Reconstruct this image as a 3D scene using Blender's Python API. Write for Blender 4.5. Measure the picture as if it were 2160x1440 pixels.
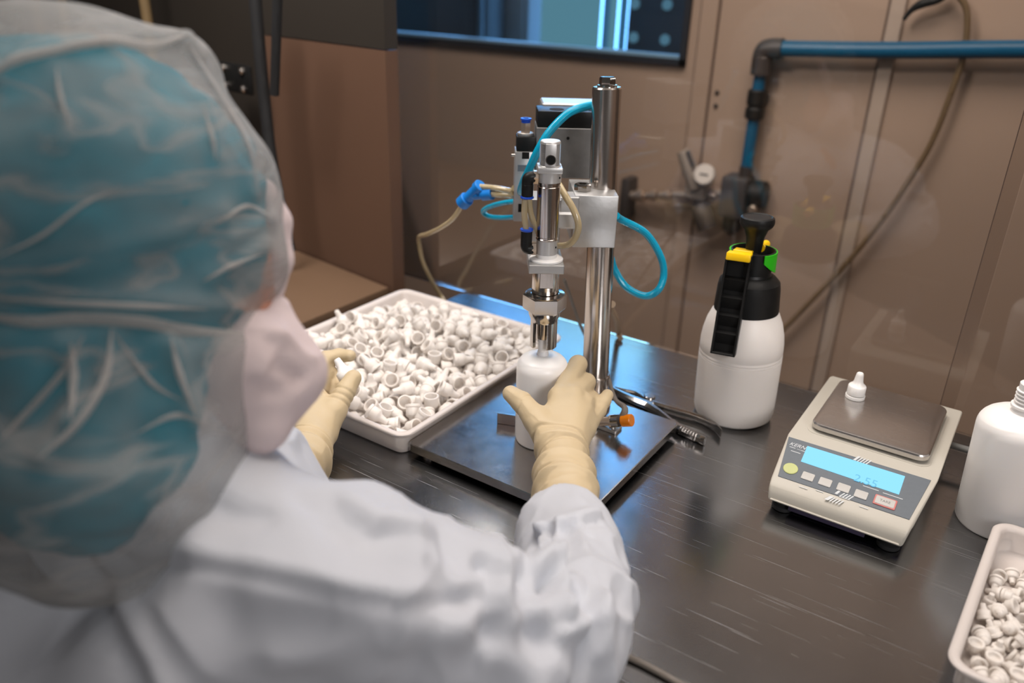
import bpy, bmesh, math, random
import numpy as np
from mathutils import Vector, Matrix, Quaternion, noise as mnoise

for o in list(bpy.data.objects):
    bpy.data.objects.remove(o, do_unlink=True)
SC = bpy.context.scene
COL = SC.collection
pi = math.pi

# ------------------------------------------------------------------ camera, world, lights, exposure
# World frame: metres, z = 0 is the steel table top, x runs along the back wall, y points into the room.
CAM = np.array([0.0, 0.0, 0.6])
RC = np.array([[0.82556567, 0.56359658, 0.02828816],
               [0.25708997, -0.33101881, -0.90792692],
               [-0.50234059, 0.7568259, -0.41817279]])
FPX = 1700.0
cam_d = bpy.data.cameras.new('camera')
cam = bpy.data.objects.new('camera', cam_d)
COL.objects.link(cam)
cam.matrix_world = Matrix.Translation(CAM) @ Matrix((RC[0], -RC[1], -RC[2])).transposed().to_4x4()
cam_d.sensor_width = 36.0
cam_d.lens = FPX / 2160 * 36
cam_d.clip_start = 0.02
cam_d.dof.use_dof = True
cam_d.dof.focus_distance = 0.99
cam_d.dof.aperture_fstop = 2.6
SC.camera = cam

SC.view_settings.view_transform = 'Standard'
SC.view_settings.look = 'None'
SC.view_settings.gamma = 1.0
SC.view_settings.use_curve_mapping = False
SC.view_settings.exposure = 0.0

w = bpy.data.worlds.new('world')
SC.world = w
w.use_nodes = True
w.node_tree.nodes['Background'].inputs[0].default_value = (0.9, 0.8, 0.74, 1)
w.node_tree.nodes['Background'].inputs[1].default_value = 0.07

def area(name, loc, target, sx, sy, power, col):
    d = bpy.data.lights.new(name, 'AREA')
    d.shape = 'RECTANGLE'; d.size = sx; d.size_y = sy; d.energy = power; d.color = col
    o = bpy.data.objects.new(name, d); COL.objects.link(o)
    o.location = loc
    o.rotation_euler = (Vector(target) - Vector(loc)).to_track_quat('-Z', 'Y').to_euler()
    return o
area('ceiling_fill', (-0.45, 1.20, 1.86), (-0.45, 1.20, 0), 1.8, 0.7, 15.0, (1.0, 0.90, 0.82))  # soft ambient fill lights added at ceiling height, stacked
area('ceiling_fill', (-0.75, 1.20, 1.86), (-0.75, 1.20, 0), 1.5, 0.7, 21.0, (1.0, 0.90, 0.82))
area('ceiling_fill', (-0.70, 0.95, 1.86), (-0.70, 0.95, 0), 1.5, 0.7, 11.0, (1.0, 0.91, 0.84))
area('ceiling_fill', (-0.72, 0.92, 1.86), (-0.72, 0.92, 0), 1.5, 0.7, 6.0, (1.0, 0.92, 0.86)).data.spread = math.radians(105)
area('ceiling_fill', (-0.72, 0.92, 1.86), (-0.72, 0.92, 0), 1.5, 0.7, 4.0, (1.0, 0.92, 0.86)).data.spread = math.radians(105)
area('ceiling_fill', (-0.72, 0.92, 1.86), (-0.72, 0.92, 0), 1.5, 0.7, 2.4, (1.0, 0.92, 0.86)).data.spread = math.radians(105)
area('ceiling_fill', (-0.72, 0.92, 1.86), (-0.72, 0.92, 0), 1.5, 0.7, 1.5, (1.0, 0.92, 0.86)).data.spread = math.radians(105)
area('ceiling_fill', (-0.72, 0.92, 1.86), (-0.72, 0.92, 0), 1.5, 0.7, 1.2, (1.0, 0.92, 0.86)).data.spread = math.radians(105)
area('ceiling_fill', (-0.72, 0.92, 1.86), (-0.72, 0.92, 0), 1.5, 0.7, 1.2, (1.0, 0.92, 0.86)).data.spread = math.radians(105)
area('ceiling_fill', (-0.72, 0.92, 1.86), (-0.72, 0.92, 0), 1.5, 0.7, 1.2, (1.0, 0.92, 0.86)).data.spread = math.radians(105)
area('ceiling_fill', (-0.72, 0.92, 1.86), (-0.72, 0.92, 0), 1.5, 0.7, 1.2, (1.0, 0.92, 0.86)).data.spread = math.radians(105)
area('ceiling_fill', (-0.72, 0.92, 1.86), (-0.72, 0.92, 0), 1.5, 0.7, 1.2, (1.0, 0.92, 0.86)).data.spread = math.radians(105)
area('cabinet_lamp', (-0.74, 0.88, 1.20), (-0.72, 0.84, 0), 0.6, 0.4, 0.6, (1.0, 0.95, 0.91))
area('front_fill', (-1.28, 0.40, 1.55), (-1.25, 1.80, -0.03), 0.6, 0.3, 7.4, (1.0, 0.945, 0.90)).data.spread = math.radians(96)  # added fill for the wall and bottle fronts, kept out of the table's mirror
area('right_fill', (1.40, -0.15, 1.05), (-0.28, 0.93, 0.08), 1.0, 0.8, 3.0, (0.985, 0.965, 0.965)).data.spread = math.radians(54)  # added soft fill from the right, cone narrowed to spare the head

# ------------------------------------------------------------------ points from the view, with a real depth
def ray(u, v):
    c = np.array([u - 1080.0, v - 720.0, FPX])
    return RC.T @ c / FPX           # depth 1 along the axis
def at_z(u, v, z):
    r = ray(u, v); return Vector(CAM + r * (z - CAM[2]) / r[2])
def at_y(u, v, y):
    r = ray(u, v); return Vector(CAM + r * y / r[1])
def at_d(u, v, d):
    return Vector(CAM + ray(u, v) * d)
def at_p(u, v, p0, n):
    r = Vector(ray(u, v)); c = Vector(CAM); n = Vector(n)
    return c + r * ((Vector(p0) - c).dot(n) / r.dot(n))

# ------------------------------------------------------------------ materials
def lin(r, g, b):
    f = lambda c: (c / 255) / 12.92 if c / 255 <= 0.04045 else ((c / 255 + 0.055) / 1.055) ** 2.4
    return (f(r), f(g), f(b))
class NT:
    def __init__(s, name):
        s.m = bpy.data.materials.new(name); s.m.use_nodes = True
        s.t = s.m.node_tree; s.t.nodes.clear()
        s.out = s.t.nodes.new('ShaderNodeOutputMaterial')
    def n(s, typ, **kw):
        x = s.t.nodes.new(typ)
        for k, v in kw.items():
            if k.startswith('i_'):
                x.inputs[k[2:].replace('__', ' ')].default_value = v
            else: setattr(x, k, v)
        return x
    def l(s, a, b): s.t.links.new(a, b)
def coords(N, scale=(1, 1, 1), rot=(0, 0, 0)):
    c = N.n('ShaderNodeTexCoord'); mp = N.n('ShaderNodeMapping')
    mp.inputs['Scale'].default_value = scale; mp.inputs['Rotation'].default_value = rot
    N.l(c.outputs['Object'], mp.inputs['Vector']); return mp.outputs['Vector']
def pbr(name, col, rough=0.5, metal=0.0, nscale=40.0, var=0.06, bump=0.0, bscale=None, stretch=(1, 1, 1), rvar=0.08, coat=0.0,
        trans=0.0, sss=0.0, spec=0.5, emit=None, estr=0.0, ior=1.45, ssr=1.0):
    N = NT(name); b = N.n('ShaderNodeBsdfPrincipled')
    N.l(b.outputs[0], N.out.inputs[0])
    vec = coords(N, stretch)
    tx = N.n('ShaderNodeTexNoise'); tx.inputs['Scale'].default_value = nscale; tx.inputs['Detail'].default_value = 4
    N.l(vec, tx.inputs['Vector'])
    mx = N.n('ShaderNodeMix', data_type='RGBA')
    lo = tuple(max(0, c * (1 - var)) for c in col); hi = tuple(min(1, c * (1 + var)) for c in col)
    mx.inputs[6].default_value = (*lo, 1); mx.inputs[7].default_value = (*hi, 1)
    N.l(tx.outputs['Fac'], mx.inputs[0]); N.l(mx.outputs[2], b.inputs['Base Color'])
    mr = N.n('ShaderNodeMapRange'); mr.inputs['To Min'].default_value = max(0.02, rough - rvar); mr.inputs['To Max'].default_value = min(1, rough + rvar)
    N.l(tx.outputs['Fac'], mr.inputs['Value']); N.l(mr.outputs[0], b.inputs['Roughness'])
    b.inputs['Metallic'].default_value = metal
    b.inputs['Specular IOR Level'].default_value = spec
    b.inputs['Coat Weight'].default_value = coat
    b.inputs['IOR'].default_value = ior
    if trans: b.inputs['Transmission Weight'].default_value = trans
    if sss:
        b.inputs['Subsurface Weight'].default_value = sss
        b.inputs['Subsurface Radius'].default_value = (0.004 * ssr, 0.0034 * ssr, 0.0027 * ssr)
        b.inputs['Subsurface Scale'].default_value = 1.0
    if emit:
        b.inputs['Emission Color'].default_value = (*emit, 1); b.inputs['Emission Strength'].default_value = estr
    if bump:
        t2 = N.n('ShaderNodeTexNoise'); t2.inputs['Scale'].default_value = bscale or nscale; t2.inputs['Detail'].default_value = 5
        N.l(vec, t2.inputs['Vector'])
        bp = N.n('ShaderNodeBump'); bp.inputs['Strength'].default_value = bump; bp.inputs['Distance'].default_value = 0.002
        N.l(t2.outputs['Fac'], bp.inputs['Height']); N.l(bp.outputs[0], b.inputs['Normal'])
    return N.m
def emission(name, col, s):
    N = NT(name); e = N.n('ShaderNodeEmission'); e.inputs[0].default_value = (*col, 1); e.inputs[1].default_value = s
    N.l(e.outputs[0], N.out.inputs[0]); return N.m
def clear_glass(name, tint=(1, 1, 1), fac=1.0, rough=0.0):
    N = NT(name)
    t = N.n('ShaderNodeBsdfTransparent'); t.inputs[0].default_value = (*tint, 1)
    g = N.n('ShaderNodeBsdfGlossy'); g.inputs['Roughness'].default_value = rough; g.inputs[0].default_value = (1, 1, 1, 1)
    fr = N.n('ShaderNodeFresnel'); fr.inputs[0].default_value = 1.45
    mu = N.n('ShaderNodeMath', operation='MULTIPLY'); mu.inputs[1].default_value = fac
    N.l(fr.outputs[0], mu.inputs[0])
    mx = N.n('ShaderNodeMixShader'); N.l(mu.outputs[0], mx.inputs[0]); N.l(t.outputs[0], mx.inputs[1]); N.l(g.outputs[0], mx.inputs[2])
    N.l(mx.outputs[0], N.out.inputs[0]); return N.m
def steel_table(name):
    # brushed stainless sheet: fine grain along x, wandering wipe marks and straight scratches
    N = NT(name); b = N.n('ShaderNodeBsdfPrincipled'); N.l(b.outputs[0], N.out.inputs[0])
    b.inputs['Metallic'].default_value = 1.0
    g = N.n('ShaderNodeTexNoise'); g.inputs['Scale'].default_value = 1.0; g.inputs['Detail'].default_value = 6
    N.l(coords(N, (5, 900, 1)), g.inputs['Vector'])
    cl = N.n('ShaderNodeTexNoise'); cl.inputs['Scale'].default_value = 7.0; cl.inputs['Detail'].default_value = 5
    N.l(coords(N), cl.inputs['Vector'])
    def scratch(rot, sc, th):
        s = N.n('ShaderNodeTexNoise'); s.inputs['Scale'].default_value = 1.0; s.inputs['Detail'].default_value = 1.5
        N.l(coords(N, sc, (0, 0, rot)), s.inputs['Vector'])
        r = N.n('ShaderNodeMapRange'); r.inputs['From Min'].default_value = th; r.inputs['From Max'].default_value = th + 0.04
        N.l(s.outputs['Fac'], r.inputs['Value']); return r.outputs[0]
    outs = [scratch(0.12, (5, 520, 1), 0.70), scratch(-0.22, (9, 480, 1), 0.715), scratch(0.55, (7, 460, 1), 0.72), scratch(-.75, (9, 500, 1), 0.73)]
    acc = outs[0]
    for q in outs[1:]:
        m = N.n('ShaderNodeMath', operation='MAXIMUM'); N.l(acc, m.inputs[0]); N.l(q, m.inputs[1]); acc = m.outputs[0]
    mr = N.n('ShaderNodeMapRange'); mr.inputs['To Min'].default_value = 0.14; mr.inputs['To Max'].default_value = 0.24
    N.l(cl.outputs['Fac'], mr.inputs['Value'])
    ad = N.n('ShaderNodeMath', operation='MULTIPLY_ADD'); ad.inputs[1].default_value = 0.22
    N.l(acc, ad.inputs[0]); N.l(mr.outputs[0], ad.inputs[2]); N.l(ad.outputs[0], b.inputs['Roughness'])
    mx = N.n('ShaderNodeMix', data_type='RGBA'); mx.inputs[6].default_value = (0.29, 0.29, 0.295, 1); mx.inputs[7].default_value = (0.35, 0.35, 0.355, 1)
    N.l(g.outputs['Fac'], mx.inputs[0]); N.l(mx.outputs[2], b.inputs['Base Color'])
    h = N.n('ShaderNodeMath', operation='MULTIPLY_ADD'); h.inputs[1].default_value = 0.5
    N.l(g.outputs['Fac'], h.inputs[0]); N.l(acc, h.inputs[2])
    bp = N.n('ShaderNodeBump'); bp.inputs['Strength'].default_value = 0.05; bp.inputs['Distance'].default_value = 0.0005
    N.l(h.outputs[0], bp.inputs['Height']); N.l(bp.outputs[0], b.inputs['Normal'])
    return N.m
def fabric_film(name, col, opacity, fold, glow=0.35):
    # thin non-woven veil: partly see-through, whiter where the cloth gathers in folds
    N = NT(name)
    tr = N.n('ShaderNodeBsdfTransparent'); tr.inputs[0].default_value = (0.95, 0.96, 0.96, 1)
    df = N.n('ShaderNodeBsdfDiffuse'); df.inputs[0].default_value = (*col, 1)
    tl = N.n('ShaderNodeBsdfTranslucent'); tl.inputs[0].default_value = (*col, 1)
    m1 = N.n('ShaderNodeMixShader'); m1.inputs[0].default_value = glow
    N.l(df.outputs[0], m1.inputs[1]); N.l(tl.outputs[0], m1.inputs[2])
    c = coords(N, (1, 1, 1), (0.5, 0.3, 0.2))
    nz = N.n('ShaderNodeTexNoise'); nz.inputs['Scale'].default_value = 7.0; nz.inputs['Detail'].default_value = 2.5; nz.inputs['Distortion'].default_value = 0.5
    N.l(coords(N, (.9, 1.2, 3.2), (0.35, 0.25, 0.3)), nz.inputs['Vector'])
    ab = N.n('ShaderNodeMath', operation='SUBTRACT'); ab.inputs[1].default_value = 0.5; N.l(nz.outputs['Fac'], ab.inputs[0])
    a2 = N.n('ShaderNodeMath', operation='ABSOLUTE'); N.l(ab.outputs[0], a2.inputs[0])
    rg = N.n('ShaderNodeMapRange'); rg.inputs['From Min'].default_value = 0.0; rg.inputs['From Max'].default_value = 0.045
    rg.inputs['To Min'].default_value = fold; rg.inputs['To Max'].default_value = 0.0
    N.l(a2.outputs[0], rg.inputs['Value'])
    n2 = N.n('ShaderNodeTexNoise'); n2.inputs['Scale'].default_value = 14.0; n2.inputs['Detail'].default_value = 3
    N.l(c, n2.inputs['Vector'])
    r2 = N.n('ShaderNodeMapRange'); r2.inputs['From Min'].default_value = 0.3; r2.inputs['From Max'].default_value = 0.75
    r2.inputs['To Min'].default_value = opacity * 0.6; r2.inputs['To Max'].default_value = opacity * 1.5
    N.l(n2.outputs['Fac'], r2.inputs['Value'])
    lw = N.n('ShaderNodeLayerWeight'); lw.inputs[0].default_value = 0.35
    fm = N.n('ShaderNodeMath', operation='MULTIPLY_ADD'); fm.inputs[1].default_value = 0.48; N.l(lw.outputs['Facing'], fm.inputs[0]); N.l(r2.outputs[0], fm.inputs[2])
    sm = N.n('ShaderNodeMath', operation='ADD', use_clamp=True); N.l(rg.outputs[0], sm.inputs[0]); N.l(fm.outputs[0], sm.inputs[1])
    mx = N.n('ShaderNodeMixShader'); N.l(sm.outputs[0], mx.inputs[0]); N.l(tr.outputs[0], mx.inputs[1]); N.l(m1.outputs[0], mx.inputs[2])
    N.l(mx.outputs[0], N.out.inputs[0]); return N.m

def thin_plastic(name, col):
    # thin milky plastic: part of the light passes through the wall of the cap
    N = NT(name); b = N.n('ShaderNodeBsdfPrincipled'); t = N.n('ShaderNodeBsdfTranslucent'); mx = N.n('ShaderNodeMixShader')
    tx = N.n('ShaderNodeTexNoise'); tx.inputs['Scale'].default_value = 60; N.l(coords(N), tx.inputs['Vector'])
    cm = N.n('ShaderNodeMix', data_type='RGBA'); cm.inputs[6].default_value = (*[c * .97 for c in col], 1); cm.inputs[7].default_value = (*[min(1, c * 1.02) for c in col], 1)
    N.l(tx.outputs['Fac'], cm.inputs[0]); N.l(cm.outputs[2], b.inputs['Base Color']); N.l(cm.outputs[2], t.inputs[0])
    b.inputs['Roughness'].default_value = 0.42; mx.inputs[0].default_value = 0.30
    N.l(b.outputs[0], mx.inputs[1]); N.l(t.outputs[0], mx.inputs[2]); N.l(mx.outputs[0], N.out.inputs[0]); return N.m

M = {}
M['table_steel'] = steel_table('table_steel')
M['plate_steel'] = pbr('plate_steel', (0.42, 0.40, 0.385), 0.20, 1.0, nscale=60, var=0.08, bump=0.05, bscale=500, rvar=0.05)
M['polished_steel'] = pbr('polished_steel', (0.60, 0.55, 0.51), 0.20, 1.0, nscale=25, var=0.10, stretch=(1, 1, 0.15), bump=0.03, bscale=200)
M['chrome'] = pbr('chrome', (0.54, 0.51, 0.48), 0.14, 1.0, nscale=30, var=0.08)
M['aluminium'] = pbr('aluminium', (0.50, 0.495, 0.49), 0.42, 0.85, nscale=35, var=0.18, bump=0.12, bscale=90)
M['cast_aluminium'] = pbr('cast_aluminium', (0.22, 0.215, 0.21), 0.5, 0.7, nscale=45, var=0.4, bump=0.15, bscale=70)
M['matt_aluminium'] = pbr('matt_aluminium', (0.60, 0.59, 0.58), 0.40, 0.6, nscale=60, var=0.05)
M['brass_nickel'] = pbr('brass_nickel', (0.66, 0.54, 0.44), 0.32, 0.9)
M['black_plastic'] = pbr('black_plastic', (0.008, 0.008, 0.008), 0.42, nscale=60, var=0.3, spec=0.32)
M['black_rubber'] = pbr('black_rubber', (0.012, 0.012, 0.013), 0.7)
M['hole'] = pbr('hole', (0.004, 0.004, 0.004), 0.9)
M['blue_ring'] = pbr('blue_ring', lin(25, 75, 190), 0.35)
M['blue_fitting'] = pbr('blue_fitting', lin(20, 120, 205), 0.4)
M['cyan_hose'] = pbr('cyan_hose', lin(0, 150, 185), 0.3, coat=0.3)
M['clear_hose'] = pbr('clear_hose', lin(204, 186, 148), 0.18, trans=0.4, coat=0.5)
M['beige_hose'] = pbr('beige_hose', lin(150, 128, 105), 0.5)
M['grey_cable'] = pbr('grey_cable', lin(112, 104, 96), 0.5)
M['white_plastic'] = pbr('white_plastic', (0.84, 0.82, 0.80), 0.38, nscale=8, var=0.02, sss=0.15)
M['bottle_white'] = pbr('bottle_white', (0.90, 0.875, 0.86), 0.30, nscale=8, var=0.02, sss=0.15)
M['cap_white'] = thin_plastic('cap_white', (0.88, 0.835, 0.79))
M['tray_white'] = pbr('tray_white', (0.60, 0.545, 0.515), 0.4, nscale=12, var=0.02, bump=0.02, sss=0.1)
M['sprayer_white'] = pbr('sprayer_white', (0.84, 0.79, 0.75), 0.42, nscale=10, var=0.02, sss=0.15)
M['yellow'] = pbr('yellow', lin(250, 200, 5), 0.4)
M['green'] = pbr('green', lin(45, 190, 20), 0.4)
M['orange'] = pbr('orange', lin(205, 115, 20), 0.15, trans=0.3, emit=lin(255, 140, 10), estr=0.08)
M['scale_body'] = pbr('scale_body', lin(190, 185, 174), 0.45, nscale=60, var=0.03, bump=0.02, bscale=900)
M['scale_panel'] = pbr('scale_panel', lin(96, 104, 112), 0.4, nscale=200, var=0.08)
M['scale_key'] = pbr('scale_key', lin(190, 188, 184), 0.45)
M['scale_green'] = pbr('scale_green', lin(188, 194, 130), 0.45)
M['scale_red'] = pbr('scale_red', lin(200, 120, 115), 0.45)
M['print_white'] = pbr('print_white', lin(206, 210, 212), 0.6)
M['print_grey'] = pbr('print_grey', lin(120, 120, 118), 0.6)
M['purple_base'] = pbr('purple_base', lin(48, 40, 66), 0.5)
M['screen'] = emission('screen', lin(150, 226, 255), 1.1)
M['digit'] = emission('digit', lin(128, 205, 240), 1.0)
M['glove'] = pbr('glove', lin(193, 174, 141), 0.55, nscale=25, var=0.03, bump=0.10, bscale=220, sss=0.12)
M['coat'] = pbr('coat', (0.54, 0.555, 0.60), 0.85, nscale=30, var=0.04, bump=0.10, bscale=260, spec=0.2)
M['mask'] = pbr('mask', lin(206, 190, 190), 0.9, nscale=50, var=0.03, bump=0.1, bscale=300, spec=0.2)
M['skin'] = pbr('skin', lin(186, 134, 114), 0.5, nscale=30, var=0.06, sss=0.2)
M['hair'] = pbr('hair', lin(60, 42, 32), 0.6, nscale=60, var=0.3)
M['teal_cap'] = pbr('teal_cap', lin(24, 128, 148), 0.9, nscale=12, var=0.45, bump=0.5, bscale=18, spec=0.1)
M['veil'] = fabric_film('veil', (0.44, 0.42, 0.41), 0.22, 0.34)
M['veil_fold'] = fabric_film('veil_fold', (0.62, 0.59, 0.575), 0.46, 0.2)
M['trousers'] = pbr('trousers', (0.6, 0.6, 0.62), 0.85, spec=0.2)
M['shoe'] = pbr('shoe', (0.7, 0.7, 0.7), 0.6)
M['wall'] = pbr('wall', lin(160, 137, 120), 0.42, nscale=1.6, var=0.08, bump=0.02, bscale=60, rvar=0.05)
M['pan_steel'] = pbr('pan_steel', (0.58, 0.555, 0.54), 0.26, 1.0, nscale=1.0, var=0.035, stretch=(14, 900, 1), bump=0.03, bscale=1.0, rvar=0.04)
M['hose_dim'] = pbr('hose_dim', lin(128, 106, 78), 0.3, trans=0.45, coat=0.3)
M['wall_strip'] = pbr('wall_strip', lin(166, 148, 134), 0.4, nscale=3, var=0.05)
M['seam'] = pbr('seam', lin(92, 74, 64), 0.6)
M['dark_panel'] = pbr('dark_panel', lin(94, 70, 56), 0.4, nscale=2.5, var=0.16, rvar=0.05)
M['dark_grey_panel'] = pbr('dark_grey_panel', lin(44, 39, 34), 0.5, nscale=3, var=0.2)
M['counter_brown'] = pbr('counter_brown', lin(104, 82, 64), 0.45, nscale=9, var=0.12)
M['floor'] = pbr('floor', lin(90, 82, 76), 0.5, nscale=5, var=0.1)
M['ceiling'] = pbr('ceiling', lin(170, 160, 150), 0.8)
M['frame_dark'] = pbr('frame_dark', lin(34, 36, 42), 0.4)
M['sill_glint'] = pbr('sill_glint', lin(120, 150, 170), 0.35)
M['pane'] = clear_glass('pane', (0.97, 0.98, 0.98), 1.0)
M['screen_glass'] = clear_glass('screen_glass', (0.975, 0.97, 0.96), 0.85)
M['glass_edge'] = clear_glass('glass_edge', (0.90, 0.88, 0.86), 1.6, 0.15)
M['pipe_blue'] = pbr('pipe_blue', lin(0, 78, 112), 0.35, nscale=20, var=0.06)
M['gun_metal'] = pbr('gun_metal', (0.055, 0.045, 0.042), 0.45, 0.3)
M['regulator_grey'] = pbr('regulator_grey', lin(150, 138, 128), 0.45)
M['dial_white'] = pbr('dial_white', lin(205, 196, 188), 0.5)
M['dark_cabinet'] = pbr('dark_cabinet', lin(58, 54, 54), 0.6)
M['grey_cabinet'] = pbr('grey_cabinet', lin(150, 148, 148), 0.6)
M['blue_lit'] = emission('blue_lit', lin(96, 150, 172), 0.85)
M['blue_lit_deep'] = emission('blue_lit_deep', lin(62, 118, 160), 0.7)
M['lamp_dot'] = emission('lamp_dot', lin(86, 132, 158), 0.8)
M['blue_luminaire'] = emission('blue_luminaire', (0.30, 0.72, 1.0), 4.6)
M['blue_wall_glow'] = emission('blue_wall_glow', (0.14, 0.42, 0.92), 7.0)
M['yellow_pipe'] = pbr('yellow_pipe', lin(120, 100, 70), 0.5)

# ------------------------------------------------------------------ shape helpers (all in world coordinates)
def rotz(v, a, c=(0, 0)):
    x, y = v[0] - c[0], v[1] - c[1]
    return Vector((c[0] + x * math.cos(a) - y * math.sin(a), c[1] + x * math.sin(a) + y * math.cos(a), v[2]))
def frame_to(p, zdir, xdir=None):
    z = Vector(zdir).normalized()
    x = Vector(xdir) if xdir else (Vector((1, 0, 0)) if abs(z.x) < 0.8 else Vector((0, 1, 0)))
    x = (x - z * x.dot(z)).normalized(); y = z.cross(x)
    m = Matrix((x, y, z)).transposed().to_4x4(); m.translation = Vector(p); return m
class B:
    """collects pieces of ONE mesh"""
    def __init__(s): s.bm = bmesh.new()
    def add(s, vs, fs, mat=None):
        bv = [s.bm.verts.new(mat @ Vector(v) if mat else Vector(v)) for v in vs]
        for f in fs:
            try: s.bm.faces.new([bv[i] for i in f])
            except ValueError: pass
        return s
    def join(s, bm2, mat=None):
        bm2.verts.index_update()
        return s.add([v.co.copy() for v in bm2.verts], [[v.index for v in f.verts] for f in bm2.faces], mat)
    def box(s, x0, x1, y0, y1, z0, z1, bev=0.0, seg=2, mat=None):
        b = bmesh.new()
        bmesh.ops.create_cube(b, size=1)
        for v in b.verts: v.co = Vector(((x0 + x1) / 2 + v.co.x * (x1 - x0), (y0 + y1) / 2 + v.co.y * (y1 - y0), (z0 + z1) / 2 + v.co.z * (z1 - z0)))
        if bev: bmesh.ops.bevel(b, geom=list(b.edges), offset=bev, segments=seg, profile=0.5, affect='EDGES')
        s.join(b, mat); b.free(); return s
    def lathe(s, prof, n=40, mat=None, close=True):
        vs = []; fs = []; rings = []
        for r, z in prof:
            if r < 1e-6: rings.append([len(vs)]); vs.append((0, 0, z))
            else:
                rings.append(list(range(len(vs), len(vs) + n)))
                vs += [(r * math.cos(2 * pi * k / n), r * math.sin(2 * pi * k / n), z) for k in range(n)]
        for a, b in zip(rings, rings[1:]):
            for k in range(n):
                k2 = (k + 1) % n
                q = [a[k % len(a)], a[k2 % len(a)], b[k2 % len(b)], b[k % len(b)]]
                q = list(dict.fromkeys(q))
                if len(q) > 2: fs.append(q)
        if close:
            if len(rings[0]) > 1: fs.append(rings[0][::-1])
            if len(rings[-1]) > 1: fs.append(rings[-1])
        return s.add(vs, fs, mat)
    def cyl(s, p0, p1, r, r1=None, n=28, bev=0.0):
        p0, p1 = Vector(p0), Vector(p1); L = (p1 - p0).length; r1 = r if r1 is None else r1
        prof = [(r, 0), (r1, L)] if not bev else [(r - bev, 0), (r, bev), (r1, L - bev), (r1 - bev, L)]
        return s.lathe(prof, n, frame_to(p0, p1 - p0))
    def prism(s, pts, z0, z1, mat=None, bev=0.0, seg=2):
        b = bmesh.new(); n = len(pts)
        bot = [b.verts.new((p[0], p[1], z0)) for p in pts]; top = [b.verts.new((p[0], p[1], z1)) for p in pts]
        b.faces.new(bot[::-1]); b.faces.new(top)
        for k in range(n): b.faces.new([bot[k], bot[(k + 1) % n], top[(k + 1) % n], top[k]])
        if bev: bmesh.ops.bevel(b, geom=list(b.edges), offset=bev, segments=seg, profile=0.5, affect='EDGES')
        s.join(b, mat); b.free(); return s
    def tube(s, pts, r, n=12, sub=8, smooth=True, rs=None):
        P = [Vector(p) for p in pts]
        if smooth and len(P) > 2:
            Q = []; R = []
            for i in range(len(P) - 1):
                a, b, c, d = P[max(i - 1, 0)], P[i], P[i + 1], P[min(i + 2, len(P) - 1)]
                for k in range(sub):
                    t = k / sub
                    Q.append(0.5 * ((2 * b) + (c - a) * t + (2 * a - 5 * b + 4 * c - d) * t * t + (3 * b - a - 3 * c + d) * t ** 3))
                    if rs: R.append(rs[i] * (1 - t) + rs[i + 1] * t)
            Q.append(P[-1])
            if rs: R.append(rs[-1])
        else: Q = P; R = rs
        vs = []; fs = []; t0 = (Q[1] - Q[0]).normalized()
        u = t0.orthogonal().normalized()
        for i, p in enumerate(Q):
            t = (Q[min(i + 1, len(Q) - 1)] - Q[max(i - 1, 0)]).normalized()
            u = (u - t * u.dot(t)).normalized(); v = t.cross(u); rr = R[i] if R else r
            vs += [p + (u * math.cos(2 * pi * k / n) + v * math.sin(2 * pi * k / n)) * rr for k in range(n)]
        for i in range(len(Q) - 1):
            for k in range(n): fs.append((i * n + k, i * n + (k + 1) % n, (i + 1) * n + (k + 1) % n, (i + 1) * n + k))
        fs.append(tuple(range(n))[::-1]); fs.append(tuple((len(Q) - 1) * n + k for k in range(n)))
        return s.add(vs, fs)
    def rrloft(s, secs, n=6, mat=None):
        """secs: (x0,x1,y0,y1,r,z) rounded rectangles lofted in order, closed at both ends"""
        rings = []; vs = []; fs = []
        for x0, x1, y0, y1, r, z in secs:
            ring = []
            for cx, cy, a0 in ((x1 - r, y1 - r, 0), (x0 + r, y1 - r, pi / 2), (x0 + r, y0 + r, pi), (x1 - r, y0 + r, 1.5 * pi)):
                for k in range(n + 1):
                    a = a0 + pi / 2 * k / n
                    ring.append(len(vs)); vs.append((cx + r * math.cos(a), cy + r * math.sin(a), z))
            rings.append(ring)
        m = len(rings[0])
        for a, b in zip(rings, rings[1:]):
            for k in range(m): fs.append((a[k], a[(k + 1) % m], b[(k + 1) % m], b[k]))
        fs.append(rings[0][::-1]); fs.append(rings[-1])
        return s.add(vs, fs, mat)
    def sphere(s, c, r, n=20, sc=(1, 1, 1)):
        b = bmesh.new(); bmesh.ops.create_uvsphere(b, u_segments=n, v_segments=n // 2, radius=r)
        m = Matrix.Translation(Vector(c)) @ Matrix.Diagonal((*sc, 1))
        s.join(b, m); b.free(); return s
    def mesh(s, name, smooth=30):
        bmesh.ops.remove_doubles(s.bm, verts=s.bm.verts, dist=1e-6)
        bmesh.ops.recalc_face_normals(s.bm, faces=s.bm.faces)
        me = bpy.data.meshes.new(name)
        if smooth:
            ang = math.radians(smooth)
            for f in s.bm.faces: f.smooth = True
            for e in s.bm.edges:
                if len(e.link_faces) == 2 and e.calc_face_angle(0) > ang: e.smooth = False
        s.bm.to_mesh(me); s.bm.free(); return me

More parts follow.
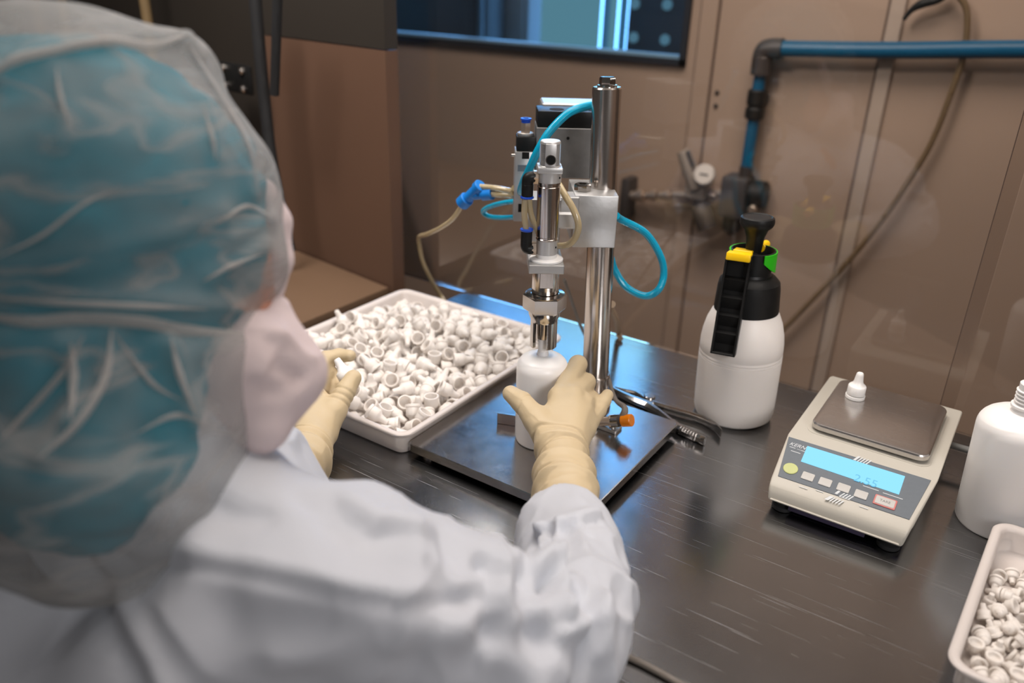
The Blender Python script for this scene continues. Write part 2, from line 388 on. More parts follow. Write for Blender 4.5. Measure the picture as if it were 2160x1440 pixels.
def props(o, label=None, cat=None, group=None, kind=None):
    for k, v in (('label', label), ('category', cat), ('group', group), ('kind', kind)):
        if v: o[k] = v
    return o
def thing(name, loc, label, cat, group=None, kind=None):
    o = bpy.data.objects.new(name, None); COL.objects.link(o); o.location = Vector(loc); o.empty_display_size = 0.02
    return props(o, label, cat, group, kind)
def origin_of(o):
    v = Vector(o.location)
    while o.parent: o = o.parent; v = v + Vector(o.location)
    return v
def obj(name, b, mat, parent=None, label=None, smooth=30, loc=None):
    """links what b holds as one mesh object; its vertices move into the frame of the parent (or of loc)"""
    me = b.mesh(name, smooth) if isinstance(b, B) else b
    base = origin_of(parent) if parent else Vector(loc or (0, 0, 0))
    me.transform(Matrix.Translation(-base))
    me.materials.clear(); me.materials.append(M[mat])
    o = bpy.data.objects.new(name, me); COL.objects.link(o)
    if parent: o.parent = parent
    else: o.location = base
    if label: o['label'] = label
    return o
def struct(name, b, mat, parent=None, smooth=30):
    o = obj(name, b, mat, parent, smooth=smooth)
    if not parent: o['kind'] = 'structure'
    return o
def text_into(b, txt, p, ex, ey, size, depth=0.0004, shear=0.0, align='LEFT'):
    """real lettering as thin raised print: p lower-left, ex/ey the writing directions"""
    cu = bpy.data.curves.new('txt', 'FONT'); cu.body = txt; cu.size = size; cu.shear = shear; cu.align_x = align; cu.extrude = depth / 2; cu.resolution_u = 3
    to = bpy.data.objects.new('txt', cu); COL.objects.link(to)
    bpy.context.view_layer.update()
    me = bpy.data.meshes.new_from_object(to.evaluated_get(bpy.context.evaluated_depsgraph_get()))
    ex = Vector(ex).normalized(); ey = Vector(ey).normalized(); ez = ex.cross(ey)
    m = Matrix((ex, ey, ez)).transposed().to_4x4(); m.translation = Vector(p)
    b.add([v.co.copy() for v in me.vertices], [list(f.vertices) for f in me.polygons], m)
    bpy.data.objects.remove(to); bpy.data.curves.remove(cu); bpy.data.meshes.remove(me)

# smooth bodies from signed distance fields, meshed with surface nets
def sd_cone(P, a, b, ra, rb):
    a = np.array(a); b = np.array(b); ba = b - a
    t = np.clip(((P - a) @ ba) / max(ba @ ba, 1e-12), 0, 1)
    return np.linalg.norm(P - a - t[..., None] * ba, axis=-1) - (ra + (rb - ra) * t)
def sd_ell(P, c, r, R=None):
    q = P - np.array(c)
    if R is not None: q = q @ np.array(R).T
    q = q / np.array(r); k = np.linalg.norm(q, axis=-1)
    return (k - 1) * min(r)
def smin(a, b, k):
    h = np.clip(0.5 + 0.5 * (b - a) / k, 0, 1)
    return b + (a - b) * h - k * h * (1 - h)
def surface_net(fn, lo, hi, h):
    lo = np.array(lo); n = np.ceil((np.array(hi) - lo) / h).astype(int) + 1
    ax = [lo[i] + h * np.arange(n[i]) for i in range(3)]
    F = np.empty(n, np.float32)
    for i0 in range(0, n[0], 24):
        G = np.stack(np.meshgrid(ax[0][i0:i0 + 24], ax[1], ax[2], indexing='ij'), -1)
        F[i0:i0 + 24] = fn(G)
    S = F < 0
    c = [(i, j, k) for i in (0, 1) for j in (0, 1) for k in (0, 1)]
    sl = lambda A, o: A[o[0]:n[0] - 1 + o[0], o[1]:n[1] - 1 + o[1], o[2]:n[2] - 1 + o[2]]
    cnt = sum(sl(S, o).astype(np.int8) for o in c)
    act = (cnt > 0) & (cnt < 8)
    idx = -np.ones(act.shape, np.int64); ids = np.argwhere(act); idx[act] = np.arange(len(ids))
    acc = np.zeros((len(ids), 3)); num = np.zeros(len(ids))
    for a in c:
        for d in range(3):
            if a[d] == 0:
                b = list(a); b[d] = 1
                fa = sl(F, a)[act]; fb = sl(F, tuple(b))[act]; cr = (fa < 0) != (fb < 0)
                t = np.where(cr, fa / np.where(fa == fb, 1, fa - fb), 0)
                p = np.array(a, float)[None] + t[:, None] * np.eye(3)[d]
                acc += p * cr[:, None]; num += cr
    V = lo + h * (ids + acc / num[:, None])
    quads = []
    for d in range(3):
        e1, e2 = (d + 1) % 3, (d + 2) % 3
        sh = [slice(None)] * 3; s0 = list(sh); s1 = list(sh); s0[d] = slice(0, n[d] - 1); s1[d] = slice(1, n[d])
        A, Bq = S[tuple(s0)], S[tuple(s1)]; cr = np.argwhere(A != Bq)
        cr = cr[(cr[:, e1] > 0) & (cr[:, e1] < n[e1] - 1) & (cr[:, e2] > 0) & (cr[:, e2] < n[e2] - 1)]
        q = []
        for o1, o2 in ((-1, -1), (0, -1), (0, 0), (-1, 0)):
            cc = cr.copy(); cc[:, e1] += o1; cc[:, e2] += o2; q.append(idx[cc[:, 0], cc[:, 1], cc[:, 2]])
        q = np.stack(q, 1); fl = ~A[cr[:, 0], cr[:, 1], cr[:, 2]]; q[fl] = q[fl][:, ::-1]; quads.append(q)
    return V, np.concatenate(quads)
def vnormals(V, Q):
    nrm = np.cross(V[Q[:, 2]] - V[Q[:, 0]], V[Q[:, 3]] - V[Q[:, 1]]); N = np.zeros_like(V)
    for k in range(4): np.add.at(N, Q[:, k], nrm)
    return N / np.maximum(np.linalg.norm(N, axis=1, keepdims=True), 1e-12)
def relax(V, Q, it=2):
    for _ in range(it):
        A = np.zeros_like(V); c = np.zeros(len(V))
        for a, b in ((0, 1), (1, 2), (2, 3), (3, 0)):
            np.add.at(A, Q[:, a], V[Q[:, b]]); np.add.at(c, Q[:, a], 1); np.add.at(A, Q[:, b], V[Q[:, a]]); np.add.at(c, Q[:, b], 1)
        V = 0.5 * V + 0.5 * A / c[:, None]
    return V
def to_mesh(name, V, Q):
    me = bpy.data.meshes.new(name); me.from_pydata(V.tolist(), [], Q.tolist())
    me.polygons.foreach_set('use_smooth', [True] * len(me.polygons)); me.update(); return me
def fnoise(V, scale, seed=0.0, stretch=(1, 1, 1)):
    s = np.array(stretch) * scale
    return np.array([mnoise.noise(Vector((p[0] * s[0] + seed, p[1] * s[1] + seed * 0.7, p[2] * s[2] - seed))) for p in V])
def project(V):
    c = (V - CAM) @ RC.T
    return np.stack([1080 + FPX * c[:, 0] / c[:, 2], 720 + FPX * c[:, 1] / c[:, 2]], 1), c[:, 2]
def polyline_dist(V, pts):
    d = np.full(len(V), 1e9)
    for a, b in zip(pts, pts[1:]): d = np.minimum(d, sd_cone(V, a, b, 0, 0))
    return d
def on_surface(V, px):
    """3D points of the front surface of V under view points px"""
    uv, dep = project(V); out = []
    for u, v in px:
        q = (uv[:, 0] - u) ** 2 + (uv[:, 1] - v) ** 2
        near = np.where(q < max(q.min() * 1.5, 15 ** 2))[0]
        out.append(V[near[np.argmin(dep[near])]])
    return out

# ================================================================== the room
WY = 2.1
b = B(); b.box(-3.4, 1.6, -1.2, 4.2, -0.95, -0.90); struct('floor', b, 'floor')
b = B(); b.box(-3.4, 1.6, -0.2, 2.2, 1.90, 1.95); struct('ceiling', b, 'ceiling')
b = B()
wx0, wx1, wz0, wz1 = -2.25, -0.873, 0.384, 1.38
b.box(-3.4, wx0, WY, WY + .1, -0.9, 1.9); b.box(wx1, 1.6, WY, WY + .1, -0.9, 1.9)
b.box(wx0, wx1, WY, WY + .1, -0.9, wz0); b.box(wx0, wx1, WY, WY + .1, wz1, 1.9)
struct('wall_back', b, 'wall')
b = B(); b.box(1.5, 1.6, -0.2, WY, -0.9, 1.9); struct('wall_right', b, 'wall')
# joints between the wall panels
for k, (xa, xb, za, zb) in enumerate(((-0.400, -0.368, -0.9, 1.9), (-0.845, -0.800, -0.9, 1.9))):
    t = B().box(xa, xb, WY - .010, WY - .001, za, zb, .002, 1); o = struct('trim_%d' % (k + 1), t, 'wall' if k else 'wall_strip')
    struct('seam', B().box(xa - (.003 if k else .006), xa, WY - .004, WY - .001, za, zb), 'seam', o)
    if k: struct('seam', B().box(xb, xb + .004, WY - .004, WY - .001, za, zb), 'seam', o)
# dark side panel left of the bench, with a darker bay beyond it
C0 = at_z(830, 606, 0); C1 = at_z(611, 519, 0)
dr = (C1 - C0); dr.z = 0; dr.normalize(); nr = Vector((-dr.y, dr.x, 0))
def onpanel(u, v): return at_p(u, v, C0, nr)
xs = (onpanel(578, 300) - C0).dot(dr)
pm = Matrix((dr, nr, Vector((0, 0, 1)))).transposed().to_4x4(); pm.translation = Vector((C0.x, C0.y, 0))
b = B().box(0, xs, -.03, 0, -.9, 0.46, mat=pm); wl = struct('wall_left', b, 'dark_panel')
struct('reflection_band', B().box(0, xs, -.03, 0, .462, 1.9, mat=pm), 'dark_grey_panel', wl)  # darker band stands in for the window's reflection in the panel
b = B().box(xs, xs + 2.2, -.05, -.02, -.9, 1.9, mat=pm); wl2 = struct('wall_side', b, 'dark_grey_panel')
# the lit room behind the window
b = B(); b.box(-4.6, -0.2, 4.0, 4.1, -0.9, 3.4); struct('wall_beyond', b, 'blue_wall_glow')  # glow put into the whole wall, so the steel mirrors blue

# window: dark frame, inner bead coloured pale for light caught on the sill, clear pane
b = B(); fw = .016
b.box(wx0, wx1, WY - .012, WY + .06, wz0, wz0 + fw); b.box(wx0, wx1, WY - .012, WY + .06, wz1 - fw, wz1)
b.box(wx1 - fw, wx1, WY - .012, WY + .06, wz0, wz1); b.box(wx0, wx0 + fw, WY - .012, WY + .06, wz0, wz1)
win = struct('window_1', b, 'frame_dark')
struct('bead', B().box(wx0 + fw, wx1 - fw, WY + .006, WY + .05, wz0 + fw, wz0 + fw + .007), 'sill_glint', win)
struct('pane', B().box(wx0 + fw, wx1 - fw, WY + .028, WY + .032, wz0 + fw + .007, wz1 - fw), 'pane', win)

# things in the lit room behind the window
def beyond(u, v, y): return at_y(u, v, y)
xa = beyond(1322, 60, 2.6).x; xb = beyond(1452, 60, 2.6).x
t = thing('control_cabinet', ((xa + xb) / 2, 2.8, -.9), 'dark cabinet with rows of round pale blue lamps seen through the window', 'cabinet')
obj('cabinet_body', B().box(xa, xb + .1, 2.6, 3.0, -.9, .62, .006), 'dark_cabinet', t)
for (u, v) in ((1340, 8), (1408, 10), (1337, 79), (1403, 84)):
    p = beyond(u, v, 2.6); lx = B().lathe([(.017, 0), (.017, .006), (.012, .01), (0, .01)], 20, frame_to((p.x, 2.601, p.z), (0, -1, 0)))
    obj('lamp', lx, 'lamp_dot', t, label='round pale blue lamp')
xa = beyond(1140, 60, 3.0).x; xb = beyond(1250, 60, 3.0).x; xc = beyond(1320, 60, 3.0).x
t = thing('strip_curtain', ((xa + xc) / 2, 3.0, -.9), 'glowing pale blue strip curtain seen through the window', 'curtain')
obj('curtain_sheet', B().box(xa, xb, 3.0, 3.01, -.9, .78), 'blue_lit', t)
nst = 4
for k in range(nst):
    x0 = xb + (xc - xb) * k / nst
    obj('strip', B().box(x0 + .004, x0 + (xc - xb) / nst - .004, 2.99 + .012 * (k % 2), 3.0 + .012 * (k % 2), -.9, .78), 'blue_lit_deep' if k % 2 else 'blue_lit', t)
xa2 = beyond(1008, 60, 3.2).x; xb2 = beyond(1140, 60, 3.2).x
t = thing('storage_cabinet', ((xa2 + xb2) / 2, 3.3, -.9), 'plain grey cabinet seen through the window left of the blue curtain', 'cabinet')
obj('cabinet_body', B().box(xa2, xb2, 3.1, 3.5, -.9, .60, .01), 'grey_cabinet', t)
obj('door', B().box(xa2 + .02, xb2 - .02, 3.085, 3.1, -.85, .56, .004), 'grey_cabinet', t)
xp = beyond(992, 60, 2.7).x
b = B().box(xp - .03, xp + .03, 2.7, 2.75, -.9, 1.8, .004); o = obj('support_post', b, 'frame_dark', loc=(xp, 2.72, -.9)); props(o, 'dark upright post seen through the left half of the window', 'post')
xd = beyond(838, 60, 2.9).x
t = thing('machine_housing', (xd, 3.1, -.9), 'dark bluish machine housing behind the far left of the window', 'machine')
obj('housing', B().box(xd - .5, xp - .07, 2.9, 3.05, -.9, .56, .02), 'dark_grey_panel', t)
obj('cover', B().box(xd - .45, xp - .12, 2.88, 2.9, -.3, .50, .005), 'frame_dark', t)
# wide luminaire on the wall of that room
t = thing('wall_luminaire', (-1.75, 3.99, 1.2), 'bright blue light panel high on the wall of the room behind the window', 'lamp')
obj('housing', B().box(-2.42, -1.38, 3.95, 3.995, .96, 1.60, .01), 'grey_cabinet', t)
obj('diffuser', B().box(-2.38, -1.42, 3.94, 3.95, 1.0, 1.56), 'blue_luminaire', t)

# ------------------------------------------------------------------ steel work table
TX0, TX1, TY0, TY1 = -.935, .75, .44, 1.225
t = thing('work_table', (0, .85, -.9), 'brushed stainless steel work table with scratched top', 'table')
obj('table_top', B().rrloft([(TX0 + .004, TX1, TY0, TY1 - .004, .014, -.045), (TX0, TX1, TY0, TY1, .016, -.040), (TX0, TX1, TY0, TY1, .016, -.0012), (TX0 + .0012, TX1 - .0012, TY0 + .0012, TY1 - .0012, .015, 0)]), 'table_steel', t)
obj('apron', B().box(TX0 + .05, TX1 - .05, TY0 + .05, TY1 - .05, -.12, -.045, .004), 'polished_steel', t)
for x in (TX0 + .07, TX1 - .07):
    for y in (TY0 + .07, TY1 - .07): obj('leg', B().box(x - .02, x + .02, y - .02, y + .02, -.9, -.12, .003), 'polished_steel', t)
# brown bench beside it
BR = at_z(645, 679, 0); xr = BR.x - .004
t = thing('side_bench', (-1.4, .8, -.9), 'brown-topped bench in the corner beyond the tray and steel table', 'bench')
b = B().prism([(xr, .30), (xr, C0.y - .004), (C0.x + dr.x * 1.2 - nr.x * 0 + .0, C0.y + dr.y * 1.2 - .004), (C0.x + dr.x * 1.2, .30)], -.03, -.001, bev=.002)
obj('bench_top', b, 'counter_brown', t)
obj('carcass', B().box(-1.9, xr - .02, .34, 1.10, -.9, -.032, .004), 'dark_grey_panel', t)

# glass screen along the back of the table
GY = 1.2285
b = B().box(-.0513, -.033, GY - .003, GY + .003, .0, .95); g2 = struct('window_2', b, 'glass_edge')
struct('pane', B().box(-1.20, -.0525, GY - .002, GY + .002, .0, .95), 'screen_glass', g2)
struct('pane', B().box(-.0318, .74, GY - .002, GY + .002, .0, .95), 'screen_glass', g2)
struct('seam', B().box(-.0525, -.0515, GY - .003, GY + .003, .0, .95), 'seam', g2)

# ------------------------------------------------------------------ wall fittings
PY = 2.062
p_el = at_y(1612, 103, PY); p_r = at_y(2160, 104, PY); p_m = at_y(1870, 106, PY)
t = thing('air_pipe', (p_el.x, WY, p_el.z), 'blue compressed air pipe running along the wall and turning down at an elbow', 'pipe')
R_ = .0165
right = Vector((.35, PY, p_r.z + (p_r.z - p_el.z) / (p_r.x - p_el.x) * (.35 - p_r.x)))
obj('horizontal_pipe', B().tube([(p_el.x + .03, PY, p_el.z + .003), (p_m.x, PY, p_m.z), (p_r.x, PY, p_r.z), right], R_ * 1.12, 20), 'pipe_blue', t)
zb_ = at_y(1577, 350, PY).z
obj('vertical_pipe', B().cyl((p_el.x, PY, p_el.z - .05), (p_el.x, PY, zb_), R_ * .9), 'pipe_blue', t)
obj('elbow', B().tube([(p_el.x + .045, PY, p_el.z + .003), (p_el.x + .012, PY, p_el.z), (p_el.x, PY, p_el.z - .012), (p_el.x, PY, p_el.z - .06)], R_ * 1.5, 20), 'gun_metal', t, label='dark elbow fitting')
zc0 = at_y(1595, 192, PY).z; zc1 = at_y(1588, 247, PY).z
obj('coupling', B().lathe([(R_ * 1.25, zc1 - .004), (R_ * 1.45, zc1), (R_ * 1.45, zc1 + .02), (R_ * 1.2, zc1 + .026), (R_ * 1.45, zc1 + .032), (R_ * 1.45, zc0), (R_ * 1.25, zc0 + .004)], 24, Matrix.Translation((p_el.x, PY, 0))), 'black_plastic', t, label='black pipe coupling')
obj('pipe_clip', B().box(p_el.x - .02, p_el.x + .02, PY, WY, zc0 - .03, zc0 - .01, .002), 'black_plastic', t)
# regulator / shut-off group hanging from the pipe
pf = at_y(1553, 412, PY); t = thing('pressure_regulator', (pf.x, WY, pf.z), 'grey lever valve and dark filter block on the wall below the blue pipe', 'valve')
zt = zb_
obj('nipple', B().cyl((p_el.x, PY, zt - .001), (p_el.x, PY, pf.z + .04), R_ * 1.05), 'gun_metal', t)
obj('filter_block', B().box(pf.x - .035, pf.x + .035, PY - .035, PY + .035, pf.z - .056, pf.z + .054, .01, 3), 'dark_cabinet', t)
obj('drain_bowl', B().lathe([(.012, -.105), (.026, -.09), (.028, -.05), (.028, -.045)], 24, Matrix.Translation((pf.x, PY, pf.z))), 'black_plastic', t)
pk = at_y(1600, 400, PY)
obj('side_knob', B().cyl((pf.x + .034, PY, pf.z + .012), (pf.x + .078, PY, pf.z + .012), .036, bev=.005), 'black_plastic', t)
obj('side_plug', B().cyl((pf.x + .060, PY - .03, pf.z - .018), (pf.x + .060, PY - .048, pf.z - .018), .010, bev=.002), 'brass_nickel', t)
pg = at_y(1482, 372, PY - .05); pv = at_y(1470, 400, PY)
obj('valve_body', B().box(pv.x - .024, pv.x + .034, PY - .03, PY + .03, pv.z - .022, pv.z + .035, .008, 3), 'regulator_grey', t)
obj('dial', B().lathe([(.0, 0), (.024, 0), (.027, .004), (.027, .022), (.024, .026), (0, .026)], 32, frame_to((pg.x, PY - .028, pg.z), (.15, -1, .25))), 'dial_white', t, label='round pale dial')
gd = frame_to((pg.x, PY - .028, pg.z), (.15, -1, .25)); 
obj('dial_mark', B().box(-.011, .011, -.002, .002, .026, .0275, mat=gd), 'dark_cabinet', t)
pa = at_y(1441, 318, PY - .03); pb = at_y(1470, 395, PY - .02); pc = at_y(1492, 482, PY - .03)
obj('lever', B().tube([pa, pa.lerp(pb, .5), pb], .014, 14, rs=[.017, .022, .022]), 'regulator_grey', t, label='pale grey lever arm')
obj('lever_edge', B().tube([at_y(1450, 318, PY - .045), at_y(1463, 352, PY - .045)], .005, 8), 'dark_cabinet', t)
obj('handle_grip', B().tube([at_y(1474, 432, PY - .025), at_y(1482, 450, PY - .028), pc], .019, 16, rs=[.022, .028, .026]), 'gun_metal', t, label='dark brown handle grip')
pl = at_y(1335, 412, PY); pm_ = at_y(1450, 412, PY)
b = B()
for (s0, s1, r) in ((-.04, .12, .013), (.10, .22, .019), (.22, .4, .0105), (.36, .46, .0165), (.48, .72, .012), (.60, .70, .017), (.76, 1.0, .017)):
    b.cyl(pl.lerp(pm_, s0), pl.lerp(pm_, s1), r, n=18, bev=.002)
obj('brass_coupler', b, 'brass_nickel', t, label='brass coloured hose coupler')
b = B().cyl(pv + Vector((.03, 0, -.003)), Vector((pf.x - .03, PY, pf.z)), .013); b.cyl(pv + Vector((.038, 0, -.003)), pv + Vector((.056, 0, -.003)), .019, n=6)
obj('union_nut', b, 'brass_nickel', t)
pfl = at_y(1322, 415, PY)
obj('wall_flange', B().box(pfl.x - .014, pfl.x + .014, PY - .02, WY, pfl.z - .06, pfl.z + .055, .006), 'gun_metal', t)
# clear hose hanging down the wall, loose black cable end, two screws
hp = [at_y(u, v, WY - .03) for u, v in ((1985, -30), (2022, -8), (2040, 30), (2034, 110), (2010, 185), (1965, 300), (1905, 400), (1850, 478), (1790, 550), (1720, 625), (1640, 705), (1560, 760))]
o = obj('wall_hose', B().tube(hp, .0068, 12), 'hose_dim', loc=hp[5]); props(o, 'clear plastic hose hanging down the wall from its upper right', 'hose')
hp = [at_y(u, v, WY - .03) for u, v in ((2010, -25), (1980, -2), (1945, 8), (1922, 22), (1906, 42))]
o = obj('cable_end', B().tube(hp, .008, 12, rs=[.009, .009, .010, .006, .004]), 'black_plastic', loc=hp[2]); props(o, 'short black cable end sticking out above the blue pipe', 'cable')
for k, (u, v, lb) in enumerate(((1513, 195, 'upper of two small screw heads in the wall panel'), (1510, 223, 'lower of two small screw heads in the wall panel'))):
    p = at_y(u, v, WY); o = obj('screw', B().lathe([(.006, 0), (.006, .002), (.004, .004), (0, .004)], 16, frame_to((p.x, WY - .0005, p.z), (0, -1, 0))), 'gun_metal', loc=(p.x, WY, p.z)); props(o, lb, 'screw', 'screw heads in the wall panel')

# hinge plate and black uprights in the dark corner
hc = onpanel(515, 163); yo = -.12
def onp2(u, v, off=.03): return at_p(u, v, C0 + nr * off, nr)
cx = (onp2(515, 163) - C0).dot(dr); cz = onp2(515, 163).z
t = thing('hinge_plate', tuple(onp2(515, 163, .055)), 'black bracket plate with four pale bolts in the dark corner', 'bracket')
hw = abs((onp2(483, 163) - onp2(548, 163)).dot(dr)) / 2; hh = abs(onp2(515, 132).z - onp2(515, 193).z) / 2
obj('plate', B().box(cx - hw, cx + hw, .045, .055, cz - hh, cz + hh, .005, mat=pm), 'black_plastic', t)
for sx in (-.6, .6):
    for sz in (-.6, .6):
        q = pm @ Vector((cx + sx * hw, 0.0548, cz + sz * hh)); obj('bolt', B().lathe([(.008, 0), (.008, .004), (.005, .007), (0, .007)], 6, frame_to(q, nr)), 'polished_steel', t)
for lb, pts in (('black rod running down past the bracket plate and bending right', ((536, -30), (548, 110), (562, 250), (572, 330), (590, 430), (612, 530))), ('straight black rod right of the bracket plate', ((586, -30), (582, 110), (579, 200)))):
    q = [onp2(u, v, .11 if 'straight' in lb else .09) for u, v in pts]
    q[-1] = q[-1] if 'straight' in lb else q[-1]
    o = obj('support_rod', B().tube(q, .012 if 'bending' in lb else .009, 12), 'black_rubber', loc=q[2]); props(o, lb, 'rod', 'black rods in the dark corner')
for k, (u, lb) in enumerate(((75, 'first brass coloured pipe from the left in the dark bay'), (130, 'middle of three brass coloured pipes in the dark bay'), (305, 'brass coloured pipe nearest the bracket plate'))):
    q = onp2(u, 5, .06); o = obj('bay_pipe', B().cyl((q.x, q.y, .30), (q.x, q.y, 1.9), .012), 'yellow_pipe', loc=(q.x, q.y, 1.9)); props(o, lb, 'pipe', 'brass pipes in the dark bay')

# ================================================================== capping press
E1 = Vector((.811, .585, 0)); E2 = Vector((-.585, .811, 0))
PX0, PX1, PY0, PY1, PZ0, PZ1 = -.6234, -.3506, .693, .965, .009, .022
press = thing('capping_press', (-.487, .829, 0), 'pneumatic bench press on a steel base plate with column, cylinder and hoses', 'press')
obj('base_plate', B().rrloft([(PX0 + .002, PX1 - .002, PY0 + .002, PY1 - .002, .008, PZ0), (PX0, PX1, PY0, PY1, .008, PZ0 + .001), (PX0, PX1, PY0, PY1, .008, PZ1 - .001), (PX0 + .001, PX1 - .001, PY0 + .001, PY1 - .001, .008, PZ1)]), 'plate_steel', press)
for x in (PX0 + .02, PX1 - .02):
    for y in (PY0 + .02, PY1 - .02): obj('foot', B().lathe([(.006, 0), (.008, .001), (.008, .006), (.006, .009)], 20, Matrix.Translation((x, y, 0))), 'polished_steel', press)
colx = lambda z: -.4715 - .0395 * (z - .022)
CYc = .934
cyc = lambda z: CYc
def onc(z): return Vector((colx(z), CYc, z))
b = B(); zd = onc(.47) - onc(.022)
b.lathe([(.0185, .0), (.0185, .448), (.0172, .450), (0, .450)], 48, frame_to(onc(.0215), zd)); obj('column', b, 'polished_steel', press)
obj('column_collar', B().lathe([(.0180, 0), (.0205, .0015), (.0205, .004), (.0192, .006), (.018, .006)], 48, frame_to(onc(.068), zd)), 'polished_steel', press)
obj('column_socket', B().lathe([(.0235, 0), (.0235, .006), (.0195, .010), (.0195, .048), (.018, .048)], 48, frame_to(onc(.0215), zd)), 'polished_steel', press)
b = B().lathe([(.0125, .450), (.0125, .4525), (.0105, .453)], 24, frame_to(onc(.0215), zd)); b.lathe([(.0098, .452), (.0103, .453), (.0103, .460), (.0090, .462), (0, .462)], 6, frame_to(onc(.0215), zd, (1, .3, 0)))
obj('column_bolt', b, 'chrome', press)
# head clamped on the column, turned about 36 degrees
H0 = Vector((-.4899, .8709, 0)); hm = Matrix((E1, E2, Vector((0, 0, 1)))).transposed().to_4x4(); hm.translation = H0
cb = obj('clamp_block', B().box(0, .0555, 0, .088, .2775, .3455, .0012, 2, mat=hm), 'aluminium', press)
obj('clamp_nut', B().lathe([(.0105, 0), (.0108, .001), (.0108, .0075), (.0095, .009), (.0055, .009), (.0055, .004), (0, .004)], 6, frame_to(hm @ Vector((.012, .026, .3455)), (0, 0, 1), (1, .5, 0))), 'chrome', cb)
for zz in (.30, .325):
    obj('screw', B().lathe([(.0045, 0), (.0045, .002), (.003, .003), (0, .003)], 16, frame_to(hm @ Vector((.0555, .02, zz)), E1)), 'polished_steel', cb)
# cylinder axis
cx_ = lambda z: -.4863 - .0135 * (z - .022)
CY_ = .8085
def ona(z): return Vector((cx_(z), CY_, z))
ad = (ona(.42) - ona(.02)).normalized()
def fa(z): return frame_to(ona(z), ad, E1)
def turned(secs, n=44, z0=0): return B().lathe([(r, z - secs[0][1]) for r, z in secs], n, fa(secs[0][1]))
am = lambda z: Matrix.Translation(Vector((ona(z).x, CY_, 0))) @ Matrix((E1, E2, Vector((0, 0, 1)))).transposed().to_4x4()
# arm: flat foot plate under the cylinder, web behind it, bar to the clamp block
arm = obj('arm_plate', B().box(-.0225, .0205, -.022, .045, .2665, .2775, .0008, 1, mat=am(.27)), 'aluminium', press)
obj('arm_web', B().box(-.020, .018, .030, .045, .2775, .345, .0008, 1, mat=am(.3)), 'aluminium', press)
obj('arm_bar', B().box(-.020, .042, .045, .075, .3035, .3445, .001, 1, mat=am(.3)), 'aluminium', press)
obj('slide_bar', B().box(-.004, .034, .020, .0299, .312, .330, .001, 1, mat=am(.3)), 'matt_aluminium', press)
# pneumatic cylinder
cyl = obj('cylinder_barrel', turned([(.0128, .3035), (.0137, .3045), (.0137, .3055), (.0130, .3062), (.0130, .3078), (.0137, .3085), (.0137, .3690), (.0130, .3697), (.0130, .3715), (.0137, .3722), (.0137, .375)]), 'polished_steel', press)
cap = B()
th = [(.0140, .3745), (.0143, .3752), (.0143, .3925), (.0128, .3945)]
cap.lathe([(r, z - .3745) for r, z in th], 44, fa(.3745))
cap.box(-.0145, .0145, -.0145, .0145, .3865, .3935, .001, 2, mat=am(.39))
obj('end_cap', cap, 'matt_aluminium', cyl)
th = [(.0118, .3935)]; z = .3950
while z < .4195: th += [(.0108, z), (.0122, z + .00065)]; z += .0013
th += [(.0118, .4215), (.0108, .4225), (0, .4225)]
eye = B().lathe([(r, z - .3935) for r, z in th], 44, fa(.3935)); eye.box(-.0065, .0065, -.0128, -.006, .3945, .4205, .0012, 2, mat=am(.4))
ey = obj('clevis_eye', eye, 'matt_aluminium', cyl)
hv = Vector((-.05, -1, .05)).normalized()
q0 = am(.4) @ Vector((0.0, -.0129, .4025))
obj('eye_hole', B().lathe([(.0050, 0), (.0050, .0006), (0, .0006)], 28, frame_to(q0, -E2)), 'hole', cyl)
obj('eye_rim', B().lathe([(.0050, 0), (.0050, .0011), (.0060, .0011), (.0060, 0)], 28, frame_to(q0, -E2), close=False), 'chrome', cyl)
obj('lower_cap', turned([(.0128, .2860), (.0128, .3045)]), 'matt_aluminium', cyl)
obj('plastic_washer', turned([(.0130, .2775), (.0205, .2775), (.0208, .2785), (.0205, .2800), (.0130, .2815), (.0130, .2860)]), 'white_plastic', press, label='white plastic washer')
for zz in (.296, .381):
    obj('vent_hole', B().lathe([(.0012, 0), (.0012, .0005), (0, .0005)], 10, frame_to(ona(zz) + (E1 * .8 - E2 * .6) * (.0129 if zz < .3 else .0144), E1 * .8 - E2 * .6)), 'hole', cyl)
# tool below the arm
shaft = B().lathe([(r, z - .2335) for r, z in [(.0165, .2335), (.0170, .2345), (.0170, .2665)]], 44, fa(.2335)); shaft.box(-.0085, .0085, -.0178, -.010, .246, .2662, .0006, 1, mat=am(.25))
obj('shaft', shaft, 'polished_steel', press)
nut = B().lathe([(.0255, 0), (.0278, .0022), (.0278, .0195), (.0255, .0217)], 6, fa(.2120)); nut2 = nut
nut2.lathe([(.0250, .0215), (.0182, .0228), (.0178, .0215)], 44, fa(.2120))
obj('lock_nut', nut2, 'chrome', press, label='large six-sided lock nut', smooth=25)
obj('chuck_cone', turned([(.0150, .1970), (.0172, .1970), (.0176, .2000), (.0200, .2060), (.0200, .2122)]), 'chrome', press)
def jaw(a0, a1, z0, z1, r0=.0125, r1=.0172, n=14):
    bb = B(); vs = []; fs = []
    for z in (z0, z1):
        for r in (r0, r1):
            for k in range(n + 1):
                a = a0 + (a1 - a0) * k / n; vs.append((r * math.cos(a), r * math.sin(a), z))
    m = n + 1
    for k in range(n):
        fs += [(m + k, m + k + 1, 3 * m + k + 1, 3 * m + k), (k + 1, k, 2 * m + k, 2 * m + k + 1), (k, k + 1, m + k + 1, m + k), (2 * m + k + 1, 2 * m + k, 3 * m + k, 3 * m + k + 1)]
    fs += [(0, m, 3 * m, 2 * m), (m - 1, 2 * m - 1, 4 * m - 1, 3 * m - 1)[::-1]]
    return bb.add(vs, fs, fa(0))
dg = math.radians
